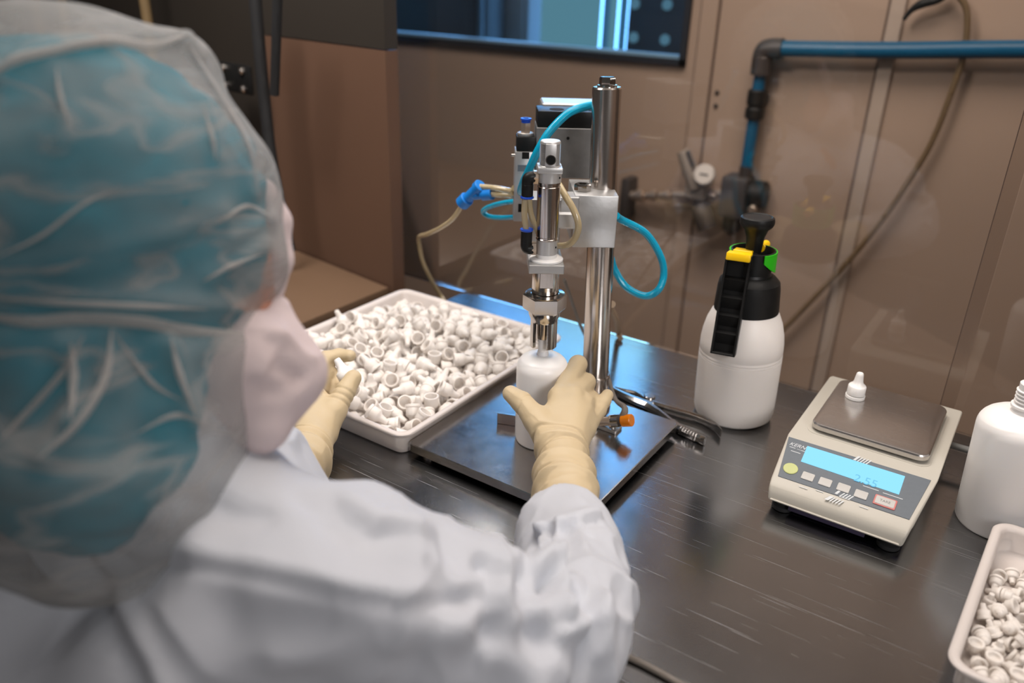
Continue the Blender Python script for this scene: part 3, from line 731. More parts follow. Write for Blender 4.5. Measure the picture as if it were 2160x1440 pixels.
# direction towards the viewer in the tool frame is about -95 degrees in world, the tool frame is turned by 36
for a0, a1 in ((-80, 6), (38, 122), (154, 215)):
    zlo = .1620
    obj('jaw', jaw(dg(a0 + 0), dg(a1), zlo, .1985), 'chrome', press)
obj('driver_core', turned([(.0062, .1720), (.0080, .1722), (.0084, .1800), (.0084, .1975)], 28), 'polished_steel', press)

# solenoid valve block behind the column
V0 = Vector((-.6045, .9555, 0)); vm = Matrix((E1, E2, Vector((0, 0, 1)))).transposed().to_4x4(); vm.translation = V0
obj('manifold_block', B().box(0, .095, 0, .056, .335, .4045, .001, 1, mat=vm), 'cast_aluminium', press)
obj('manifold_hole', B().lathe([(.0022, 0), (.0022, .0004), (0, .0004)], 14, frame_to(vm @ Vector((.044, -.0002, .391)), -E2)), 'hole', press)
hd = obj('valve_cover', B().box(.001, .094, .001, .054, .4047, .4265, .0015, 2, mat=vm), 'black_plastic', press, label='black valve cover')
b = B()
for x in (.028, .080): b.lathe([(.010, 0), (.010, .0004), (0, .0004)], 26, frame_to(vm @ Vector((x, .020, .4266)), (0, 0, 1)))
obj('port', b, 'hole', hd)
obj('rear_housing', B().box(.010, .094,   .0545, .110, .360, .4295, .002, 1, mat=vm), 'aluminium', press)
vb = obj('valve_body', B().box(-.0285, -.001, -.004, .036, .272, .3715, .0012, 2, mat=vm), 'aluminium', press, label='narrow grey valve body')
obj('valve_label', B().box(-.0245, -.006, -.0046, -.004, .3445, .3535, .0, mat=vm), 'scale_panel', vb)
obj('valve_port', B().box(-.019, -.009, -.0046, -.004, .362, .3712, mat=vm), 'hole', vb)
obj('valve_port', B().box(-.022, -.006, -.0046, -.004, .286, .298, mat=vm), 'hole', vb)
obj('valve_port', B().lathe([(.0025, 0), (.0025, .0006), (0, .0006)], 14, frame_to(vm @ Vector((-.013, -.0042, .278)), -E2)), 'hole', vb)
obj('valve_pin', B().lathe([(.002, 0), (.002, .005), (.001, .006), (0, .006)], 12, frame_to(vm @ Vector((-.0285, .004, .365)), -E1)), 'polished_steel', vb)
sc_ = vm @ Vector((-.0145, .012, 0))
obj('solenoid', B().box(-.0270, -.0015, -.002, .028, .3718, .3915, .001, 2, mat=vm), 'black_plastic', press, label='black solenoid block')
obj('solenoid_washer', B().lathe([(.0112, 0), (.0115, .0005), (.0115, .0035), (.0105, .004)], 32, Matrix.Translation((sc_.x, sc_.y, .3915))), 'aluminium', press)
pfit = B().lathe([(.0070, 0), (.0072, .001), (.0072, .0115), (.0060, .014)], 6, Matrix.Translation((sc_.x, sc_.y, .3953)))
pfo = obj('push_fitting', pfit, 'brass_nickel', press)
obj('release_ring', B().lathe([(.0045, .0135), (.0062, .0135), (.0062, .0165), (.0076, .0175), (.0076, .0195), (.0045, .0195)], 24, Matrix.Translation((sc_.x, sc_.y, .3953)), close=False), 'blue_ring', pfo, label='blue release ring')
# elbow fittings on the cylinder
def elbow_fit(z, down):
    a = ona(z); c = a - E1 * .0255 - E2 * .004
    f = obj('elbow_fitting', B().tube([a - E1 * .018 - E2 * .003, c + E1 * .003, c + Vector((0, 0, -.003 * down)), c + Vector((0, 0, -.014 * down))], .0068, 18), 'black_plastic', press, label='black elbow hose fitting')
    obj('fitting_body', B().cyl(c + Vector((0, 0, -.008 * down)), c + Vector((0, 0, -.0225 * down)), .0070, bev=.0006), 'black_plastic', f)
    obj('hex_collar', B().lathe([(.0062, 0), (.0084, .0008), (.0084, .006), (.0062, .007)], 6, frame_to(a - E1 * .0125 - E2 * .002, -E1)), 'brass_nickel', f)
    obj('release_ring', B().lathe([(.0050, 0), (.0072, .0003), (.0080, .0014), (.0080, .0026), (.0050, .003)], 24, frame_to(c + Vector((0, 0, -.0222 * down)), (0, 0, -down))), 'blue_ring', f, label='blue release ring')
    return c
cu = elbow_fit(.3800, 1); cl_ = elbow_fit(.2925, -1)
# hoses
def hose(pts, r, mat, lb=None, n=12): return obj('hose', B().tube(pts, r, n), mat, press, label=lb)
hose([at_y(1262, 222, .975), at_y(1240, 224, .955), at_y(1200, 238, .925), at_y(1160, 277, .905), at_y(1135, 317, .895), at_y(1115, 360, .895), at_y(1104, 385, .900), at_y(1099, 405, .912), vm @ Vector((-.012, .002, .315))], .0054, 'cyan_hose', 'bright blue hose arching in front of the valve block')
hose([at_y(1300, 455, .955), at_y(1312, 464, .975), at_y(1362, 492, 1.0), at_y(1393, 540, 1.01), at_y(1400, 580, 1.01), at_y(1388, 612, 1.0), at_y(1360, 624, .995), at_y(1322, 606, .99), at_y(1298, 572, .985), at_y(1288, 542, .98), at_y(1276, 505, .975)], .0052, 'cyan_hose', 'bright blue hose looping out right of the column')
hose([at_y(1095, 424, .985), at_y(1060, 428, 1.00), at_y(1030, 437, 1.02), at_y(1019, 447, 1.03), at_y(1034, 457, 1.03), at_y(1065, 459, 1.01), at_y(1098, 456, .985)], .0038, 'cyan_hose', 'small blue hose loop left of the valve')
hose([cu + Vector((-.002, -.001, -.023)), (cu + cl_) / 2 + Vector((-.003, -.001, 0)), cl_ + Vector((-.001, 0, .023))], .0038, 'clear_hose', 'clear hose between the two elbow fittings')
hose([cu + Vector((.002, .001, -.024)), cu + Vector((.004, .004, -.045)), cu + Vector((.010, .012, -.068)), cu + Vector((.016, .022, -.085))], .0036, 'clear_hose', 'clear hose tucked behind the cylinder')
hose([at_y(1172, 378, .835), at_y(1192, 412, .828), at_y(1211, 445, .825), at_y(1220, 475, .825), at_y(1214, 500, .825), at_y(1198, 516, .828), at_y(1175, 518, .835)], .0042, 'clear_hose', 'clear hose curving round the right of the cylinder')
# Y connector with its hoses
yc = at_y(1003, 408, .965)
def yp(u, v): return at_y(u, v, .965)
yb = B().tube([yp(977, 427), yp(1000, 405), yp(1012, 393)], .0085, 18); yb.cyl(yp(1000, 412), yp(1038, 409), .0068)
yo_ = obj('hose_connector', yb, 'blue_fitting', press, label='bright blue plastic Y hose connector')
obj('connector_collar', B().cyl(yp(974, 430), yp(986, 418), .0112, bev=.001), 'blue_fitting', yo_)
obj('connector_collar', B().cyl(yp(1007, 399), yp(1015, 391), .0108, bev=.001), 'blue_fitting', yo_)
obj('connector_collar', B().cyl(yp(1018, 411), yp(1039, 409), .0088, bev=.001), 'blue_fitting', yo_)
hose([yp(1012, 394), yp(1045, 397), yp(1080, 403), vm @ Vector((-.028, .005, .318))], .0046, 'clear_hose', 'upper clear hose from the blue connector')
hose([yp(1036, 409), yp(1060, 411), yp(1082, 412), vm @ Vector((-.028, .010, .310))], .0046, 'clear_hose', 'lower clear hose from the blue connector')
hose([yp(978, 426), at_y(958, 458, .975), at_y(930, 480, .99), at_y(900, 494, 1.02), at_y(884, 500, 1.06), at_y(885, 520, 1.10), at_y(893, 555, 1.13), at_y(912, 595, 1.17), at_y(934, 630, 1.20), at_z(950, 652, .006)], .0040, 'clear_hose', 'clear hose dropping behind the tray')
hose([onc(.13) + Vector((-.01, .06, .03)), at_y(1285, 645, 1.09), at_y(1300, 675, 1.15), at_z(1304, 700, .012), at_z(1309, 714, .0055)], .0052, 'beige_hose', 'beige hose leaving over the table edge')
hose([at_y(1190, 590, 1.0), at_y(1202, 622, 1.04), at_y(1222, 680, 1.12), at_y(1250, 740, 1.15)], .0028, 'grey_cable', 'thin grey cable behind the column')
# stop and sensor on the plate
st = Vector((-.556, .806, .022))
b = B().box(0, .062, 0, .005, 0, .0165, .0006, 1, mat=Matrix.Translation(st) @ Matrix.Rotation(.35, 4, 'Z')); b.box(0, .062, .005, .022, 0, .004, .0006, 1, mat=Matrix.Translation(st) @ Matrix.Rotation(.35, 4, 'Z'))
obj('bottle_stop', b, 'polished_steel', press)
sp = at_z(1298, 917, .022)
sbm = Matrix.Translation((sp.x, sp.y, .022))
sb = obj('sensor_bracket', B().box(-.045, 0, 0, .020, 0, .005, .0008, 1, mat=sbm).box(-.045, -.040, 0, .020, .004, .022, .0008, 1, mat=sbm), 'aluminium', press)
obj('bracket_screw', B().lathe([(.0048, 0), (.0048, .0015), (.003, .003), (0, .003)], 18, Matrix.Translation((sp.x - .010, sp.y + .010, .027))), 'chrome', sb)
sx0 = at_y(1262, 889, sp.y + .004); sx1 = at_y(1333, 886, sp.y + .006)
dxs = (sx1 - sx0)
sn = obj('sensor', B().cyl(sx0, sx0 + dxs * .42, .0062).cyl(sx0 + dxs * .36, sx0 + dxs * .42, .0085), 'brass_nickel', press)
kn = []
for k in range(48): kn.append(.0088 if k % 2 else .0082)
b = B(); vs = []; L = dxs.length; fm = frame_to(sx0 + dxs * .42, dxs)
for z in (0, L * .22): vs += [(kn[k] * math.cos(2 * pi * k / 48), kn[k] * math.sin(2 * pi * k / 48), z) for k in range(48)]
b.add(vs, [(k, (k + 1) % 48, 48 + (k + 1) % 48, 48 + k) for k in range(48)] + [tuple(range(48))[::-1], tuple(range(48, 96))], fm)
obj('knurled_ring', b, 'chrome', sn)
obj('sensor_boot', B().cyl(sx0 + dxs * .63, sx0 + dxs * .82, .0076), 'gun_metal', sn)
obj('sensor_tip', B().cyl(sx0 + dxs * .72, sx0 + dxs * 1.0, .0086, bev=.0008), 'orange', sn, label='glowing orange sensor tip')
cs = sx0 + dxs * .70
obj('sensor_cable', B().tube([cs + Vector((0, .002, .004)), cs + Vector((-.001, .008, .016)), at_y(1298, 842, .93), at_y(1284, 800, .965), at_y(1270, 745, .99)], .0030, 10, rs=[.0060, .0042, .0032, .0032, .0032]), 'grey_cable', sn, label='grey sensor cable')

# where each cap came to rest in its tray: x, y, z, then the rotation
CAPS = ([(-0.8784,0.7622,0.0183,0.647,0.759,-0.056,-0.047),(-0.7914,1.0343,0.0173,0.662,-0.590,0.443,-0.131),(-0.7906,0.8235,0.0173,0.675,0.738,-0.003,-0.003),(-0.6333,0.9858,0.0209,0.556,0.437,-0.697,-0.121),
(-0.8553,0.8971,0.0196,0.530,-0.457,0.650,-0.296),(-0.9026,0.9196,0.0207,0.529,0.232,-0.787,-0.215),(-0.7944,0.7251,0.0207,0.192,-0.584,0.577,-0.538),(-0.8652,0.9826,0.0191,0.420,0.524,-0.579,-0.464),
(-0.7649,0.8397,0.0062,0.995,0.000,0.000,0.104),(-0.8250,0.9515,0.0207,0.562,-0.792,0.215,0.105),(-0.8654,0.8629,0.0207,0.432,-0.792,-0.215,0.374),(-0.9601,0.8077,0.0181,0.309,0.731,-0.201,0.574),
(-0.8144,0.9385,0.0206,0.551,0.312,-0.757,-0.160),(-0.9263,0.7055,0.0179,0.657,-0.453,0.602,-0.013),(-0.8863,0.8327,0.0207,0.453,0.797,0.196,-0.349),(-0.7227,1.0028,0.0174,0.562,0.069,-0.738,-0.367),
(-0.9535,0.7734,0.0208,0.460,0.343,0.746,-0.337),(-0.6819,0.8928,0.0207,0.537,-0.771,0.282,-0.196),(-0.8168,0.8052,0.0207,0.165,0.713,-0.407,0.547),(-0.9236,0.7355,0.0207,0.504,0.216,-0.792,0.269),
(-0.8588,0.7113,0.0185,0.406,-0.164,0.748,0.499),(-0.9045,0.7366,0.0173,0.154,-0.663,0.324,0.657),(-0.9259,0.8842,0.0207,0.570,0.548,0.611,-0.033),(-0.7825,0.9485,0.0207,0.117,0.169,0.803,0.559),
(-0.9245,0.8550,0.0203,0.205,0.677,-0.446,0.549),(-0.6707,1.0155,0.0173,0.069,0.527,0.517,-0.671),(-0.8901,0.7777,0.0204,0.333,-0.466,0.667,-0.476),(-0.8874,1.0157,0.0207,0.279,0.050,0.819,0.499),
(-0.6969,0.9373,0.0174,0.219,0.445,-0.590,0.638),(-0.9049,0.7720,0.0209,0.403,-0.368,0.736,0.402),(-0.8290,0.9168,0.0173,0.568,0.622,0.398,0.364),(-0.7694,0.9198,0.0197,0.128,0.370,-0.698,-0.599),
(-0.6686,0.7282,0.0173,0.280,0.723,0.150,-0.614),(-0.9524,0.8385,0.0170,0.538,0.316,-0.624,0.471),(-0.9530,0.7306,0.0173,0.122,0.134,-0.726,-0.663),(-0.6741,0.7755,0.0062,0.701,0.000,0.000,0.713),
(-0.7005,0.7463,0.0173,0.033,-0.727,0.129,-0.674),(-0.7868,1.0076,0.0207,0.032,0.612,-0.547,0.570),(-0.6884,0.9465,0.0173,0.576,-0.233,-0.700,-0.351),(-0.9639,0.8900,0.0205,0.531,-0.210,0.787,-0.232),
(-0.8839,0.8590,0.0349,0.299,0.132,-0.945,-0.023),(-0.7051,0.9872,0.0178,0.514,-0.590,-0.464,-0.415),(-0.7037,0.8221,0.0207,0.305,0.270,-0.775,0.483),(-0.8648,0.7615,0.0306,0.683,-0.577,0.226,0.386),
(-0.8106,1.0057,0.0173,0.398,-0.737,0.031,-0.545),(-0.8948,0.7566,0.0328,0.023,-0.875,0.325,0.358),(-0.9141,1.0019,0.0200,0.279,-0.664,-0.441,-0.535),(-0.7718,1.0246,0.0207,0.062,0.582,-0.579,0.568),
(-0.7164,0.7682,0.0184,0.310,-0.572,0.508,0.565),(-0.9337,0.7834,0.0167,0.769,0.466,0.419,-0.129),(-0.6309,0.9143,0.0173,0.420,0.459,-0.578,-0.528),(-0.6898,0.8399,0.0207,0.400,0.264,0.777,0.408),
(-0.7071,0.8881,0.0173,0.539,-0.564,0.476,0.406),(-0.8359,1.0338,0.0173,0.564,-0.258,0.692,0.371),(-0.6987,0.7783,0.0185,0.534,-0.731,-0.235,-0.355),(-0.8734,0.9057,0.0337,0.322,-0.936,-0.027,-0.137),
(-0.8890,0.9438,0.0207,0.341,0.211,0.793,-0.459),(-0.9571,1.0139,0.0210,0.366,-0.620,-0.542,-0.434),(-0.6570,0.7753,0.0207,0.241,-0.347,0.744,-0.518),(-0.6692,0.9574,0.0188,0.031,-0.038,0.773,-0.633),
(-0.7358,0.9446,0.0173,0.651,-0.031,-0.737,-0.178),(-0.7337,0.9796,0.0351,0.001,-0.553,-0.551,-0.625),(-0.8371,0.8021,0.0195,0.582,0.784,-0.098,0.195),(-0.8562,0.7829,0.0207,0.077,0.110,-0.813,-0.566),
(-0.7512,0.7016,0.0173,0.385,0.642,-0.363,-0.554),(-0.7332,0.8323,0.0210,0.485,0.612,-0.551,-0.295),(-0.8957,1.0701,0.0210,0.373,-0.686,0.455,-0.428),(-0.8533,0.7583,0.0207,0.339,0.752,0.328,-0.459),
(-0.6934,0.9789,0.0190,0.548,0.679,0.380,0.307),(-0.7565,0.7186,0.0175,0.673,-0.496,0.547,-0.030),(-0.6574,0.8085,0.0207,0.322,0.819,-0.061,-0.472),(-0.9235,0.8356,0.0173,0.659,0.582,-0.454,-0.143),
(-0.8725,1.0159,0.0173,0.311,0.714,-0.186,0.599),(-0.6394,1.0387,0.0176,0.130,0.186,-0.723,0.652),(-0.7178,0.8825,0.0209,0.416,0.468,-0.676,0.389),(-0.8204,0.7657,0.0207,0.059,0.585,0.576,-0.568),
(-0.8873,0.9597,0.0173,0.417,-0.663,0.325,-0.530),(-0.8955,0.7360,0.0357,0.156,0.218,0.936,-0.226),(-0.8815,0.7901,0.0210,0.555,-0.764,0.306,0.120),(-0.7952,0.8684,0.0182,0.562,-0.655,0.384,-0.329),
(-0.6429,0.9687,0.0207,0.561,0.805,0.157,0.109),(-0.7255,0.9284,0.0173,0.675,-0.738,-0.000,0.000),(-0.6633,0.8300,0.0173,0.624,0.122,-0.728,0.257),(-0.9567,0.9626,0.0176,0.323,0.412,0.614,-0.590),
(-0.8246,1.0052,0.0207,0.059,0.585,-0.576,0.568),(-0.6421,1.0763,0.0208,0.512,0.821,0.038,-0.249),(-0.7293,0.8825,0.0173,0.175,0.677,-0.295,-0.652),(-0.7697,0.8603,0.0208,0.566,-0.406,0.714,-0.074),
(-0.8494,0.7652,0.0142,0.343,-0.058,0.398,0.849),(-0.9369,1.0070,0.0207,0.049,0.419,0.706,0.569),(-0.6709,0.9257,0.0262,0.782,0.573,0.208,0.129),(-0.9085,0.8961,0.0207,0.571,0.218,0.791,-0.025),
(-0.7232,0.9617,0.0173,0.675,-0.738,0.018,-0.016),(-0.9351,0.7424,0.0258,0.761,-0.565,-0.172,-0.269),(-0.9258,0.9497,0.0187,0.455,0.550,0.540,0.446),(-0.8961,0.6986,0.0135,0.043,0.017,-0.363,-0.930),
(-0.7107,0.8499,0.0199,0.583,0.631,-0.491,0.141),(-0.7795,0.7411,0.0173,0.482,-0.527,0.517,-0.472),(-0.8494,1.0286,0.0062,0.797,-0.001,0.001,0.604),(-0.7040,0.6971,0.0173,0.671,-0.521,-0.523,-0.074),
(-0.7343,0.9688,0.0173,0.238,-0.702,-0.227,0.631),(-0.8386,1.0698,0.0173,0.443,0.485,0.557,0.509),(-0.8810,1.0492,0.0173,0.636,-0.242,-0.697,0.224),(-0.6356,0.7284,0.0261,0.303,-0.658,-0.572,0.386),
(-0.9595,0.9840,0.0207,0.548,0.401,0.716,-0.161),(-0.8518,0.8146,0.0204,0.020,-0.803,0.107,-0.586),(-0.6393,0.8088,0.0207,0.131,-0.176,0.802,0.556),(-0.7803,1.0709,0.0207,0.343,0.728,0.378,0.457),
(-0.7585,0.9897,0.0207,0.312,-0.707,0.417,-0.478),(-0.8211,0.8837,0.0200,0.027,-0.020,0.802,-0.597),(-0.7055,0.9340,0.0270,0.502,-0.578,0.330,0.552),(-0.8336,0.8777,0.0207,0.570,0.122,-0.812,-0.043),
(-0.8040,1.0464,0.0309,0.731,-0.389,0.558,-0.045),(-0.7812,0.9002,0.0173,0.673,0.420,-0.607,-0.046),(-0.7176,1.0416,0.0208,0.264,0.303,0.764,-0.505),(-0.8615,0.7000,0.0207,0.481,0.085,-0.816,-0.308),
(-0.6931,0.8835,0.0152,0.528,0.437,0.147,0.713),(-0.6430,0.9997,0.0264,0.622,-0.235,0.496,0.559),(-0.6562,0.8864,0.0203,0.543,0.461,-0.668,0.217),(-0.7731,0.8981,0.0210,0.358,-0.805,-0.173,-0.441),
(-0.7935,0.9674,0.0168,0.223,-0.098,-0.640,-0.729),(-0.9343,0.7013,0.0390,0.008,0.992,0.125,-0.020),(-0.9087,0.7989,0.0206,0.702,-0.698,-0.133,-0.055),(-0.8544,0.8204,0.0191,0.765,0.261,-0.515,-0.284),
(-0.6861,0.7615,0.0325,0.352,-0.286,-0.885,-0.102),(-0.8167,1.0689,0.0337,0.011,-0.665,-0.127,-0.736),(-0.9357,0.9858,0.0203,0.587,-0.176,0.790,-0.003),(-0.7261,1.0704,0.0209,0.368,0.572,0.591,0.434),
(-0.8445,1.0718,0.0204,0.577,0.263,-0.771,0.060),(-0.7396,1.0264,0.0173,0.601,-0.738,-0.018,0.307),(-0.9334,0.8790,0.0406,0.197,-0.262,-0.887,-0.324),(-0.8274,0.7190,0.0197,0.158,0.519,0.602,0.586),
(-0.7709,0.9882,0.0193,0.838,0.441,0.152,-0.282),(-0.6865,1.0421,0.0173,0.559,0.058,-0.736,-0.378),(-0.8104,0.8414,0.0177,0.410,0.461,0.588,0.523),(-0.7336,0.6913,0.0173,0.674,-0.738,0.019,-0.017),
(-0.7903,0.7376,0.0207,0.059,-0.278,0.772,0.568),(-0.8172,0.7032,0.0199,0.259,0.781,0.179,0.539),(-0.9426,1.0441,0.0207,0.322,0.711,0.411,0.472),(-0.8235,0.8484,0.0202,0.478,0.606,0.536,-0.342),
(-0.7599,0.7649,0.0207,0.496,-0.466,-0.676,0.283),(-0.7351,1.0463,0.0445,0.022,0.590,0.464,-0.660),(-0.6396,1.0502,0.0390,0.018,0.898,-0.436,0.060),(-0.9671,1.0026,0.0201,0.568,-0.409,0.553,-0.452),
(-0.9099,0.8438,0.0238,0.898,0.132,0.406,0.109),(-0.8617,0.9821,0.0173,0.387,0.644,0.361,0.553),(-0.8329,0.7191,0.0390,0.155,0.733,0.396,-0.531),(-0.7182,0.7226,0.0346,0.129,-0.556,-0.771,-0.283),
(-0.8707,1.0447,0.0263,0.376,0.441,0.754,0.310),(-0.7196,0.8096,0.0207,0.563,0.047,-0.819,-0.095),(-0.9530,0.7203,0.0240,0.520,0.735,-0.430,0.063),(-0.7620,1.0304,0.0256,0.108,-0.337,0.415,0.838),
(-0.9530,0.7805,0.0379,0.011,-0.966,0.182,0.186),(-0.6320,0.8690,0.0173,0.326,0.728,-0.124,-0.591),(-0.8234,0.7822,0.0331,0.345,0.746,0.567,0.051),(-0.7927,1.0803,0.0173,0.448,0.429,-0.602,0.503),
(-0.7542,1.0240,0.0354,0.242,-0.038,0.793,-0.559),(-0.6673,1.0313,0.0207,0.530,0.467,0.675,-0.213),(-0.9582,0.7315,0.0433,0.462,0.412,0.784,-0.051),(-0.6651,0.8143,0.0415,0.188,0.444,0.744,0.462),
(-0.7319,1.0705,0.0385,0.084,0.581,-0.800,-0.119),(-0.6993,0.8537,0.0157,0.717,-0.464,0.197,0.482),(-0.8846,0.9937,0.0160,0.687,-0.523,0.102,0.495),(-0.6853,1.0703,0.0326,0.682,-0.332,0.587,-0.283),
(-0.8717,0.9416,0.0209,0.242,-0.777,0.270,-0.515),(-0.7298,0.9194,0.0372,0.407,-0.203,-0.890,0.014),(-0.7912,0.9122,0.0234,0.165,-0.658,0.533,0.506),(-0.7343,0.9017,0.0175,0.471,-0.739,0.001,-0.481),
(-0.7574,0.7788,0.0207,0.554,-0.629,0.527,-0.140),(-0.8255,0.7058,0.0173,0.630,0.506,-0.537,-0.242),(-0.6710,1.0507,0.0209,0.408,-0.725,-0.388,-0.397),(-0.9369,0.7234,0.0368,0.223,-0.562,0.134,-0.785),
(-0.7460,0.7059,0.0401,0.162,-0.741,-0.484,-0.436),(-0.8934,1.0425,0.0247,0.751,0.407,0.172,-0.491),(-0.8266,0.8550,0.0364,0.048,-0.962,0.107,0.247),(-0.9569,0.8670,0.0210,0.376,-0.638,0.520,-0.425),
(-0.6892,0.8308,0.0234,0.666,0.362,-0.429,-0.492),(-0.8866,0.7442,0.0372,0.330,-0.186,0.651,0.658),(-0.6582,0.9636,0.0348,0.025,-0.480,0.769,0.422),(-0.7001,1.0666,0.0375,0.111,-0.833,0.513,-0.172),
(-0.9168,0.7563,0.0418,0.517,0.787,-0.242,0.235),(-0.8044,1.0230,0.0173,0.574,-0.695,0.248,0.355),(-0.7694,0.8238,0.0239,0.525,0.842,0.125,-0.024),(-0.6621,0.7015,0.0175,0.069,0.739,-0.008,-0.670),
(-0.7035,1.0284,0.0355,0.066,0.921,-0.267,0.276),(-0.8303,0.9343,0.0391,0.339,0.741,-0.263,0.517),(-0.7664,0.7055,0.0417,0.026,-0.108,0.937,0.331),(-0.9470,0.9049,0.0167,0.100,-0.199,0.603,0.766),
(-0.8769,0.9648,0.0399,0.388,-0.857,0.034,0.337),(-0.9437,0.8469,0.0062,0.983,-0.000,-0.000,-0.181),(-0.6566,0.9008,0.0211,0.194,0.806,-0.172,0.532),(-0.6409,0.7539,0.0359,0.171,0.948,0.166,-0.210),
(-0.9069,0.9799,0.0209,0.185,-0.191,0.800,-0.538),(-0.7964,0.8177,0.0272,0.874,0.178,-0.398,-0.215),(-0.8274,1.0648,0.0297,0.631,0.517,-0.235,0.528),(-0.7777,0.7863,0.0062,0.378,-0.000,0.000,0.926),
(-0.6466,1.0382,0.0387,0.045,-0.249,-0.756,0.604),(-0.9138,0.9017,0.0322,0.199,-0.854,-0.364,0.314),(-0.9365,0.9513,0.0220,0.149,0.135,-0.822,0.533),(-0.8608,0.9210,0.0176,0.663,-0.189,0.714,-0.123),
(-0.7433,0.7952,0.0365,0.344,-0.422,-0.804,-0.239),(-0.8686,0.8944,0.0135,0.546,0.076,0.350,-0.757),(-0.7031,0.7040,0.0391,0.455,0.278,0.793,0.296),(-0.9283,0.8142,0.0324,0.444,-0.558,-0.209,-0.669),
(-0.8204,0.8194,0.0379,0.486,-0.500,-0.714,0.060),(-0.8391,0.7479,0.0338,0.706,-0.651,-0.134,-0.245),(-0.6526,0.9469,0.0323,0.041,-0.489,0.791,-0.367),(-0.7248,0.9508,0.0383,0.565,-0.095,-0.790,-0.217),
(-0.8976,0.9999,0.0455,0.509,0.553,0.646,0.136),(-0.8487,1.0052,0.0194,0.445,-0.749,0.243,-0.426),(-0.7768,1.0289,0.0354,0.655,0.538,-0.526,-0.071),(-0.8595,0.9637,0.0316,0.622,0.182,0.716,0.259),
(-0.6936,0.9968,0.0345,0.675,-0.575,0.439,0.146),(-0.7353,1.0249,0.0297,0.848,0.083,0.523,0.013),(-0.8603,0.8585,0.0329,0.319,0.831,0.429,0.153),(-0.8671,0.7353,0.0359,0.253,0.924,-0.271,-0.095),
(-0.8584,1.0633,0.0420,0.217,-0.300,0.830,-0.418),(-0.6923,0.7293,0.0376,0.192,0.748,-0.634,-0.045),(-0.7691,0.8603,0.0235,0.023,0.534,0.201,-0.821),(-0.9210,1.0644,0.0207,0.205,0.598,-0.562,-0.533),
(-0.8035,0.9527,0.0062,0.161,0.000,0.000,0.987),(-0.7859,0.9370,0.0218,0.836,-0.309,0.024,0.454),(-0.8370,0.9857,0.0335,0.487,0.602,0.579,0.254),(-0.7131,1.0503,0.0312,0.126,0.777,-0.181,-0.590),
(-0.7504,0.8706,0.0327,0.423,-0.542,0.429,-0.585),(-0.7006,0.9654,0.0412,0.167,0.863,0.117,0.463),(-0.6510,0.6980,0.0207,0.477,-0.813,0.110,-0.315),(-0.9480,0.7650,0.0461,0.158,-0.134,-0.858,0.471),
(-0.6702,0.7595,0.0350,0.254,0.297,0.908,-0.153),(-0.8474,0.7361,0.0333,0.445,-0.470,0.735,-0.204),(-0.8034,0.8541,0.0201,0.653,-0.335,-0.338,-0.590),(-0.7459,0.8551,0.0152,0.186,0.479,0.005,0.858),
(-0.8257,0.9065,0.0541,0.287,0.067,-0.909,0.295),(-0.8746,0.9516,0.0435,0.167,0.385,0.769,-0.483),(-0.9532,0.7049,0.0490,0.155,-0.127,-0.958,0.205),(-0.7787,0.7041,0.0310,0.133,-0.696,-0.027,0.705),
(-0.6515,0.9906,0.0190,0.433,-0.501,0.009,0.749),(-0.8543,0.9052,0.0423,0.172,-0.889,-0.104,-0.412),(-0.7876,0.7368,0.0420,0.273,0.848,0.012,-0.454),(-0.9286,0.9714,0.0241,0.703,0.565,-0.158,-0.401),
(-0.6590,0.7866,0.0406,0.004,-0.357,0.934,-0.002),(-0.8426,0.8349,0.0456,0.072,-0.947,-0.098,0.296),(-0.7547,1.0533,0.0394,0.396,-0.756,0.478,0.209),(-0.6817,0.9419,0.0410,0.257,0.576,0.758,-0.168),
(-0.8835,0.8483,0.0207,0.011,-0.652,0.499,-0.571),(-0.7684,0.9466,0.0386,0.049,0.704,-0.618,0.348),(-0.7723,1.0051,0.0348,0.588,0.608,0.168,0.507),(-0.7474,0.9026,0.0390,0.034,0.846,-0.532,-0.008),
(-0.8484,0.9437,0.0278,0.379,0.466,0.357,0.715),(-0.7820,0.8359,0.0389,0.079,0.945,0.308,-0.073),(-0.9048,0.9330,0.0391,0.210,-0.502,-0.688,-0.480),(-0.6858,0.9804,0.0386,0.722,-0.155,0.672,0.059),
(-0.8860,0.8855,0.0402,0.378,0.795,-0.461,-0.115),(-0.9149,0.9847,0.0416,0.209,0.239,0.931,0.181),(-0.8786,0.6976,0.0446,0.320,-0.812,0.425,0.238),(-0.6671,1.0314,0.0227,0.219,-0.422,0.370,0.798),
(-0.8510,1.0163,0.0411,0.392,0.795,-0.161,-0.434),(-0.7703,0.9075,0.0453,0.351,-0.587,0.723,0.097),(-0.8367,0.9614,0.0532,0.128,-0.909,0.232,-0.320),(-0.7331,0.7698,0.0203,0.134,-0.510,-0.631,0.568),
(-0.7975,0.9201,0.0453,0.416,-0.721,-0.553,-0.052),(-0.8894,0.9223,0.0187,0.832,0.340,-0.317,0.304),(-0.7911,1.0027,0.0419,0.525,0.698,0.448,-0.190),(-0.8474,0.9981,0.0311,0.208,0.140,-0.491,0.834),
(-0.7803,0.7448,0.0405,0.560,-0.187,0.803,0.074),(-0.9567,0.9249,0.0390,0.504,-0.685,0.390,0.353),(-0.9258,0.9195,0.0233,0.214,-0.368,0.186,0.886),(-0.8290,1.0060,0.0422,0.319,-0.571,0.741,0.155),
(-0.7198,0.7613,0.0158,0.139,0.370,-0.362,0.844),(-0.8073,0.9773,0.0447,0.492,-0.841,0.137,0.178),(-0.9316,0.8103,0.0141,0.850,0.378,-0.097,0.354),(-0.6402,0.8047,0.0171,0.073,0.157,-0.645,0.744),
